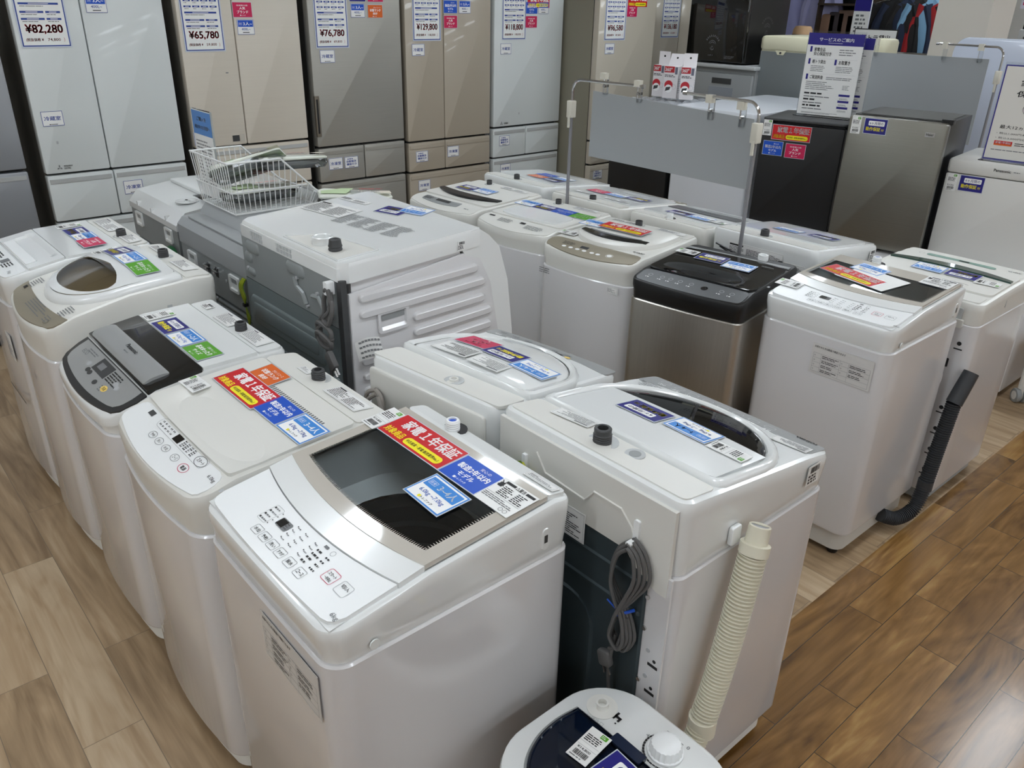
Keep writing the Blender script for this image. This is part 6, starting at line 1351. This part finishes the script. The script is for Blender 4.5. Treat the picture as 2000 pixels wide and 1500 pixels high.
# ------------------------------------------------------------------ hanging boards on chrome stands
CLIP = mat('beige_clip_plastic', (216, 212, 198), .4); BOARD = mat('grey_back_board', (164, 168, 170), .5)
def stand(label, x, y, z0, zh, zt, dy, lean=0):
    t = thing('sign_stand', label, 'stand', (x, y, z0)); s_ = 1 if dy > 0 else -1; b = B()
    b.tube([(0, 0, .012), (lean*.7, 0, zh-z0)], .008, mat('painted_grey_tube', (150, 150, 154), .35, metal=.5), 10); b.make('post', t)
    b = B(); b.box(-.012, .012, -.03, .03, 0, .012, GD, r=.004); b.make("foot_plate", t)
    a = [(lean*.7, 0, zh-z0), (lean, 0, zt-z0-.06)]+[(lean, s_*.05*(1-cos(q*pi/12)), zt-z0-.06+.055*sin(q*pi/12)) for q in range(1, 7)]+[(lean, dy, zt-z0-.002)]
    b = B(); b.tube(a, .0062, CHR, 10); b.tube([(lean, dy-.012*s_, zt-z0-.002), (lean, dy+.006*s_, zt-z0-.002)], .0085, CHR, 10); b.make('arm', t)
    b = B(); b.box(-.02, .016, -.016, .016, zh-z0-.03, zh-z0+.045, CLIP, r=.005, b=.003); b.box(-.022, -.014, -.008, .004, zh-z0-.075, zh-z0-.02, CLIP, r=.002); b.make('clamp', t); return t
stand('chrome sign stand on the side of the wall, holding the far end of the grey board', 2.83, 2.815-.19+.17, 0, 1.335, 1.472, -.42) if False else None
stand('chrome sign stand holding the end of the grey board nearer the refrigerator wall', 2.832, 2.948, 0, 1.335, 1.474, -.44) if False else None
stand('chrome sign stand holding the refrigerator-wall end of the grey board', 2.815, 2.80, 0, 1.33, 1.474, -.425)
stand('chrome sign stand rising behind the stainless washing machine', 2.815, 1.795, 0, 1.345, 1.468, .36)
t = thing('hanging_board', 'plain grey board hanging from two chrome stands above the washers', 'board', (2.838, 2.265, 1.13))
b = B(); b.poly([(0, -.44, 0), (0, .43, .005), (0, .425, .297), (0, -.437, .268)], BOARD); b.poly([(.002, -.44, 0), (.002, .43, .005), (.002, .425, .297), (.002, -.437, .268)], PAP); b.make('panel', t)
for yy in (.345, .145, -.235, -.385):
    zc = .283+.0325*yy/.43; b = B(); b.box(-.012, .004, -.012, .012, zc-.02, zc+.055, CLEAR, r=.004); b.box(-.032, -.004, -.016, .016, zc+.045, zc+.07 if yy > 0 else zc+.075, CLIP, r=.004); b.cyl(0, 0, .006, -.014, .006, CHR, 10, T=Matrix.Translation((-.006, yy*0, zc+.015)) @ Matrix.Rotation(pi/2, 4, 'Y')); b.T = None
    o = b.make('clip', t); o.location = (0, yy, 0)
stand('chrome sign stand behind the stainless-door refrigerator, its arm over the far grey board', 5.62, 1.985, 0, 1.42, 1.60, .40)
t = thing('hanging_board', 'grey board hanging behind the stainless-door refrigerator', 'board', (5.64, 2.42, 1.24))
b = B(); b.poly([(0, -.36, -.22), (0, .40, -.22), (0, .395, .285), (0, -.355, .285)], BOARD); b.poly([(.002, -.36, -.22), (.002, .40, -.22), (.002, .395, .285), (.002, -.355, .285)], PAP); b.make('panel', t)
for yy in (.36, -.085, -.30):
    b = B(); b.box(-.010, .004, -.012, .012, .265, .335, CLEAR, r=.004); b.box(-.03, -.004, -.016, .016, .33, .368, CLIP, r=.004); o = b.make('clip', t); o.location = (0, yy, 0)
# ------------------------------------------------------------------ the far part of the shop
t = thing('refrigerator', 'cream-edged refrigerator seen from its grey back', 'refrigerator', (5.95, 3.43, 0), -90)
b = B(); b.box(-.26, .26, -.28, .28, .05, 1.53, CR, r=.03); b.box(-.23, .23, -.25, .25, 0, .06, GD); b.make('cabinet', t)
b = B(); b.box(-.27, .27, -.295, .29, 1.49, 1.59, CR, r=.05, b=.02); b.make('top_cover', t)
b = B(); b.box(-.245, .27, -.289, -.278, .08, 1.485, mat('galvanised_sheet', (134, 140, 142), .4, metal=.4)); b.poly([(-.12, -.2965, 1.495), (-.10, -.2965, 1.465), (-.05, -.2965, 1.465), (-.03, -.2965, 1.495)], CR); b.cyl(0, 0, .008, 0, .004, GD, 10, T=frame_m((-.075, -.297, 1.478), (1, 0, 0), (0, 0, 1))); b.make('back_panel', t)
t = thing('freezer', 'grey front-opening freezer under the black emblem refrigerator', 'freezer', (5.90, 4.06, 0), -90)
b = B(); b.box(-.39, .39, -.27, .30, .04, 1.345, GY, r=.01); b.box(-.36, .36, -.24, .27, 0, .05, GD); b.make('body', t)
b = B(); b.box(-.385, .385, -.30, -.272, .70, 1.31, GY, r=.008, b=.006); b.box(.02, .20, -.304, -.296, 1.235, 1.275, GD, r=.006); b.box(.0, .22, -.304, -.300, 1.05, 1.21, mat('grey_blue_film', (150, 156, 164), .3)); b.make('door', t)
b = B(); b.box(-.385, .385, -.30, -.272, .10, .69, GY, r=.008, b=.006); b.make('drawer', t)
b = B(); b.box(-.40, .40, -.31, .30, 1.346, 1.372, GL, r=.012, b=.004); b.make('worktop', t)
t = thing('refrigerator', 'black refrigerator with pale round emblems, standing on the grey freezer', 'refrigerator', (5.915, 4.075, 1.373), -90)
b = B(); b.box(-.27, .27, -.25, .26, .01, .62, BK, r=.01); b.make('cabinet', t); b = B(); b.box(-.27, .27, -.285, -.252, .015, .615, BKG, r=.01, b=.005); b.make('door', t)
EM = mat('emblem_pale_grey', (98, 98, 100), .4)
def emb(T, s, m):
    b = B(T=T)
    for k in range(9):
        a = radians(150-15*k); x, y = s*cos(a), s*sin(a)+s*.1; b.poly([(x+.009*cos(q+a), y+.009*sin(q+a), 0) for q in (.6, 2.5, 3.8, 5.6)], m)
    b.ring(arc(0, .0, s*.62, .2, 2.9, 14)+arc(0, 0, s*.62, 2.9, .2, 14)[:0], arc(0, -.006, s*.50, .2, 2.9, 14), 0, m) if False else None
    for r0, a0, a1 in ((.60, .3, 2.8), (.40, .5, 2.6), (.34, 3.4, 5.9), (.18, 0, 5.2)):
        o = arc(0, -s*.25 if r0 < .4 else 0, s*r0, a0, a1, 14); i = arc(0, -s*.25 if r0 < .4 else 0, s*(r0-.10), a0, a1, 14)
        b.add([(x, y, 0) for x, y in o]+[(x, y, 0) for x, y in i], [(k, k+1, 15+k+1, 15+k) for k in range(14)], m)
    b.bars(-s*.5, -s*1.25, s*.5, -s*1.05, 1, 0, m, 4, .8); return b
emb(frame_m((-.02, -.2875, .13), (1, 0, 0), (0, 0, 1)), .062, EM).make('front_emblem', t)
emb(frame_m((.272, -.02, .25), (0, 1, 0), (0, 0, 1)), .075, mat('emblem_dim_grey', (66, 66, 67), .4)).make('side_emblem', t)
b = B(T=frame_m((.15, -.2875, .05), (1, 0, 0), (0, 0, 1))); b.bars(-.05, -.012, .05, .012, 3, 0, EM, 6, .5); b.make('door_print', t)
t = thing('refrigerator', 'bluish white refrigerator with rounded top, behind the far grey board', 'refrigerator', (6.42, 2.13, 0), -90); b = B(); b.box(-.33, .35, -.29, .30, .05, 1.60, mat('pale_blue_white_enamel', (198, 206, 222), .2, coat=.4), r=.03); b.box(-.30, .30, -.25, .26, 0, .06, GD); b.make('cabinet', t)
b = B(); b.prism(rrect(.70, .86, .09, 6, .01, 1.20), 0, .05, mat('pale_blue_white_enamel', (198, 206, 222), .2, coat=.4), .015, T=Matrix.Translation((0, -.295, 0)) @ Matrix.Rotation(pi/2, 4, 'X')); b.make('door', t)
t = thing('refrigerator', 'grey refrigerator back beside the white column', 'refrigerator', (7.9, 2.33, 0), -90); b = B(); b.box(-.30, .35, -.28, .28, .05, 1.66, GL, r=.02, b=.01); b.box(-.27, .3, -.25, .25, 0, .06, GD); b.make('cabinet', t); b = B(); b.cyl(0, 0, .012, 0, .005, GD, 10, T=frame_m((-.24, -.282, 1.60), (1, 0, 0), (0, 0, 1))); b.make('back_screw', t)
o = B().box(7.05, 7.5, 2.655, 3.055, 0, CEIL, mat('column_white_paint', (222, 216, 206), .6, bump=.05, bscale=80)).make('column'); struct(o)
# truck rental notice on a stand, small price sign above it
t = thing('notice_stand', 'white truck rental notice on a stand before the clothes racks', 'sign', (7.15, 3.56, 0), -88)
b = B(); b.tube([(0, .02, .01), (0, .02, 1.3)], .012, GD, 8); b.box(-.16, .16, -.14, .16, 0, .012, GD, r=.02); b.make('post', t)
b = B(); b.box(-.185, .185, -.006, .006, 1.16, 1.63, mat('black_frame', (20, 20, 22), .4)); b.make('frame', t)
b = B(T=frame_m((0, -.0075, 0), (1, 0, 0), (0, 0, 1))); b.rect(-.178, 1.168, .178, 1.622, 0, PAP); b.text('軽トラ貸出', -.12, 1.535, .13, 1.585, .0005, BKP, .02); b.bars(-.13, 1.25, .13, 1.48, 7, .0005, GPR, 4, .35); b.make('sheet', t)
t = thing('water_jug', 'small cream jug-shaped appliance below the truck rental notice', 'appliance', (6.0, 2.90, 0), -90); b = B(); b.box(-.07, .07, -.10, .10, .02, 1.48, CR, r=.03); b.box(-.06, .06, -.09, .09, 0, .03, GD); b.make('cabinet', t); b = B(); b.box(-.065, .065, -.09, .09, 1.48, 1.60, CR, r=.04, b=.025); b.make('cap', t)
t = thing('service_card', 'small navy and white card on a tall post by the clothes racks', 'sign', (7.5, 3.90, 0), -88); b = B(); b.tube([(0, .015, .01), (0, .015, 1.65)], .010, GD, 8); b.box(-.1, .1, -.1, .1, 0, .012, GD); b.make('post', t); b = B(T=frame_m((0, 0, 0), (1, 0, 0), (0, 0, 1))); b.box(-.075, .075, 1.56, 1.95, -.004, 0, PAP); b.rect(-.074, 1.76, .074, 1.90, .0006, NVY); b.bars(-.05, 1.58, .05, 1.74, 5, .0006, GPR, 5, .5); b.make('card', t)
# clothes: wall rack of shirts, shelf, hats, rail of jackets
def garment(label, x, y, zt, w, h, m, rz=0, grp=None, sl=True, m2=None):
    t = thing('hanging_shirt', label, 'clothes', (x, y, zt), rz, grp)
    b = B(); pr = []
    for z, k, d in ((0, .22, .05), (-.03, .55, .07), (-.07, .95, .09), (-.25, .92, .11), (-h*.6, .90, .10), (-h, .95, .08)): pr.append([(w/2*k*cos(a)*(1+.05*sin(6*a)), d/2*sin(a)*(1+.25*sin(7*a+z*9)), z) for a in [2*pi*i/28 for i in range(28)]])
    b.stack(pr, m); b.make('shirt_body', t)
    if sl:
        for s_ in (-1, 1): q = B(); q.tube([(s_*w*.38, 0, -.05), (s_*w*.52, .01, -.22), (s_*w*.56, .02, -.50)], .05, m2 or m, 10, radii=[.06, .055, .045]); q.make('sleeve', t)
    b = B(); b.tube([(-w*.4, 0, -.035), (0, 0, .015), (w*.4, 0, -.035)], .006, CHR, 6); b.tube([(0, 0, .015), (0, 0, .05), (.015, 0, .07), (.0, 0, .085), (-.012, 0, .075)], .003, CHR, 6); b.make('hanger', t); return t
def rail(label, x, y0, y1, z, rzx=0):
    t = thing('clothes_rail', label, 'clothes rail', (x, (y0+y1)/2, 0)); h = (y1-y0)/2; b = B(); b.tube([(0, -h, z), (0, h, z)], .012, CHR, 8); b.make('bar', t)
    for s_ in (-1, 1): b = B(); b.tube([(0, s_*h, .012), (0, s_*h, z)], .012, CHR, 8); b.box(-.25, .25, s_*h-.02, s_*h+.02, 0, .03, GD); b.make('upright', t)
FAB = lambda n, c: mat(n, c, .85, bump=.3, bscale=120)
rail('chrome clothes rail with dark jackets, left of the white column', 8.3, 3.44, 4.06, 1.95)
cs = [((18, 18, 20), 'black'), ((30, 40, 62), 'dark navy'), ((28, 26, 26), 'charcoal'), ((150, 26, 30), 'red'), ((120, 160, 190), 'pale blue'), ((20, 20, 24), 'jet black'), ((36, 30, 30), 'deep brown')]
for i, (c, n) in enumerate(cs[:3]+cs[4:5]+cs[3:4]): garment(n+' jacket hanging on the rail left of the white column', 8.3, 3.985-.115*i, 1.865, .50, .72, FAB('cloth_%s' % n.replace(' ', '_'), c), 90, 'jackets on the rail by the column')
rail('second clothes rail, low one with dark trousers and a red piece', 7.85, 3.28, 3.80, 1.42)
for i, (c, n) in enumerate([((34, 32, 34), 'graphite'), ((64, 56, 50), 'brown check'), ((176, 28, 30), 'scarlet'), ((26, 26, 30), 'coal black')]): garment(n+' garment hanging low under the jackets', 7.85, 3.71-.115*i, 1.335, .36, .66, FAB('cloth_%s' % n.replace(' ', '_'), c), 90, 'garments on the low rail', False)
t = thing('curtain', 'tall dark fitting-room curtain beside the white column', 'curtain', (9.0, 3.62, 0)); b = B(); b.stack([[(.03*sin(y*40), y, z) for y in [-.32+.64*i/40 for i in range(41)]]+[(.03+.03*sin(y*40), y, z) for y in [.32-.64*i/40 for i in range(41)]] for z in (.05, 2.3)], FAB('curtain_black', (14, 13, 14))); b.make('cloth', t); b = B(); b.tube([(0, -.36, 2.32), (0, .36, 2.32)], .012, CHR, 8); b.tube([(0, .36, .0), (0, .36, 2.32)], .012, CHR, 8); b.tube([(0, -.36, .0), (0, -.36, 2.32)], .012, CHR, 8); b.make('rail', t)
t = thing('grid_rack', 'black wire grid rack behind the lavender shirts', 'rack', (8.6, 5.0, 0), 0); b = B()
for i in range(19): b.tube([(0, -.9+.1*i, .02), (0, -.9+.1*i, 2.2)], .004, BK, 5)
for i in range(22): b.tube([(0, -.9, .05+.1*i), (0, .9, .05+.1*i)], .004, BK, 5)
b.make('grid', t); b = B(); b.box(.02, .05, -.95, .95, 0, 2.25, mat('dark_back_panel_black', (22, 20, 22), .7)); b.box(-.15, .25, -.95, -.9, 0, .03, BK); b.box(-.15, .25, .9, .95, 0, .03, BK); b.make('back_board', t)
garment('lavender shirt hanging on the grid rack, left one', 8.40, 5.16, 1.98, .40, .62, FAB('cloth_lavender', (158, 160, 206)), -84, 'lavender shirts'); garment('lavender shirt hanging on the grid rack, right one', 8.38, 4.80, 1.98, .32, .58, FAB('cloth_lavender_pale', (170, 170, 210)), -84, 'lavender shirts')
t = thing('shelf_unit', 'dark brown shelf unit with a yellow tag, beyond the service notice', 'shelf', (8.40, 4.50, 0), -90); DBR = mat('dark_brown_wood', (52, 40, 30), .5)
b = B(); b.box(-.26, .26, -.15, .15, .05, 1.34, DBR, r=.003); b.make('cabinet', t); b = B()
for z in (1.50, 1.80): b.box(-.27, .27, -.16, .15, z, z+.02, DBR)
b.box(-.27, -.25, -.15, .15, 1.34, 2.1, DBR); b.box(.25, .27, -.15, .15, 1.34, 2.1, DBR); b.box(-.26, .26, .13, .15, 1.34, 2.1, BK); b.make('shelf', t)
b = B(T=frame_m((0, -.163, 1.51), (1, 0, 0), (0, 0, 1))); b.rect(-.24, -.035, -.04, .025, 0, YEL); b.text('新着アイテム', -.22, -.02, -.08, .005, .0006, BKP, .02); b.rect(.0, -.035, .07, .025, 0, PAP); b.rect(.02, -.02, .05, .01, .0005, GPR); b.make('shelf_tag', t)
for i, c in enumerate(((150, 118, 98), (70, 62, 66), (128, 104, 92), (90, 76, 70), (60, 60, 70))):
    tag(B().box(-.035, .035, -.09, .09, 0, .20+.02*(i % 3), FAB('folded_cloth_%d' % i, c), r=.02, b=.012).make('folded_scarf'), ['tan', 'slate', 'rosy brown', 'umber', 'steel blue'][i]+' scarf standing on the dark brown shelf', 'scarf', 'scarves on the dark shelf').location = (8.36, 4.68-.095*i, 1.521)
t = thing('hat_table', 'white-topped table carrying the straw hat', 'table', (7.7, 4.62, 0)); b = B(); b.box(-.25, .25, -.35, .30, 1.47, 1.50, PAP, r=.01); b.make('tabletop', t)
for sx in (-1, 1):
    for sy in (-1, 1): b = B(); b.box(-.02, .02, -.02, .02, 0, 1.47, GD); o = b.make('leg', t); o.location = (sx*.21, sy*.27, 0)
t = thing('straw_hat', 'straw hat with dark band on the white table', 'hat', (7.62, 4.52, 1.5005), 0); b = B(); STW = mat('straw', (196, 160, 122), .7, bump=.4, bscale=150); b.lathe([(.17, .0), (.175, .006), (.10, .012), (.095, .02), (.088, .09), (.07, .115), (.001, .12)], STW, 26, None, True, True); b.make('crown', t); b = B(); b.lathe([(.0965, .018), (.0945, .045)], mat('hat_band_dark', (50, 40, 44), .6), 26, None, False, False); b.make('band', t)
# far white panel posts and a screen high on the far wall
t = thing('white_banner', 'narrow white and blue banner beside the shelf unit', 'banner', (7.8, 4.02, 0), -90); b = B(); b.box(-.05, .05, -.004, .004, .6, 2.1, mat('banner_pale', (206, 212, 226), .5)); b.bars(-.04, 1.2, .04, 1.75, 8, .0, GPR, 3, .3, T=frame_m((0, -.0055, 0), (1, 0, 0), (0, 0, 1))); b.make('cloth', t); b = B(); b.tube([(0, .01, .01), (0, .01, 2.12)], .008, GD, 6); b.box(-.1, .1, -.1, .1, 0, .012, GD); b.make('pole', t)
t = thing('wall_screen', 'black screen below colourful packets, at the far right', 'screen', (9.4, 2.75, 1.60), -90); b = B(); b.box(-.45, .45, -.03, .03, .0, .20, BKG); b.make('panel', t); b = B(); b.tube([(.3, .05, -1.6), (.3, .05, .1)], .02, GD, 8); b.tube([(-.3, .05, -1.6), (-.3, .05, .1)], .02, GD, 8); b.make('stand', t)
b = B(); b.box(-.5, .5, -.10, .03, .21, .50, mat('packets_white', (226, 222, 236), .4)); 
for i in range(12): b.rect(-.48+.08*i, .24, -.42+.08*i, .46, 0, [CRIM, SKY, ORG, PAP][i % 4], T=frame_m((0, -.102, 0), (1, 0, 0), (0, 0, 1)))
b.make('packet_display', t)
# rolling rack leg at the right edge
t = thing('rolling_rack', 'white rolling rack, only a leg with grey caster in view at the right edge', 'rack', (4.70, .80, 0)); LG = mat('white_leg_paint', (224, 222, 216), .4)
for sx in (-1, 1):
    for sy in (-1, 1):
        b = B(); b.tube([(0, 0, .075), (0, 0, 1.0)], .018, LG, 10); o = b.make('leg', t); o.location = (sx*.33, sy*.25, 0)
        b = B(); 
        for y in (-.017, .017): b.lathe([(.012, -.011), (.034, -.011), (.037, -.006), (.037, .006), (.034, .011), (.012, .011)], GY, 20, Matrix.Translation((0, y, .037)) @ Matrix.Rotation(pi/2, 4, 'X')); b.lathe([(.022, -.0125), (.022, .0125)], LG, 16, Matrix.Translation((0, y, .037)) @ Matrix.Rotation(pi/2, 4, 'X'))
        b.box(-.016, .016, -.008, .008, .03, .085, LG, r=.004); o = b.make('caster', t); o.location = (sx*.33, sy*.25, 0); o.rotation_euler = (0, 0, .8)
b = B(); b.box(-.35, .35, -.27, .27, .30, .32, LG); b.box(-.35, .35, -.27, .27, .98, 1.0, LG); b.make('shelf', t)
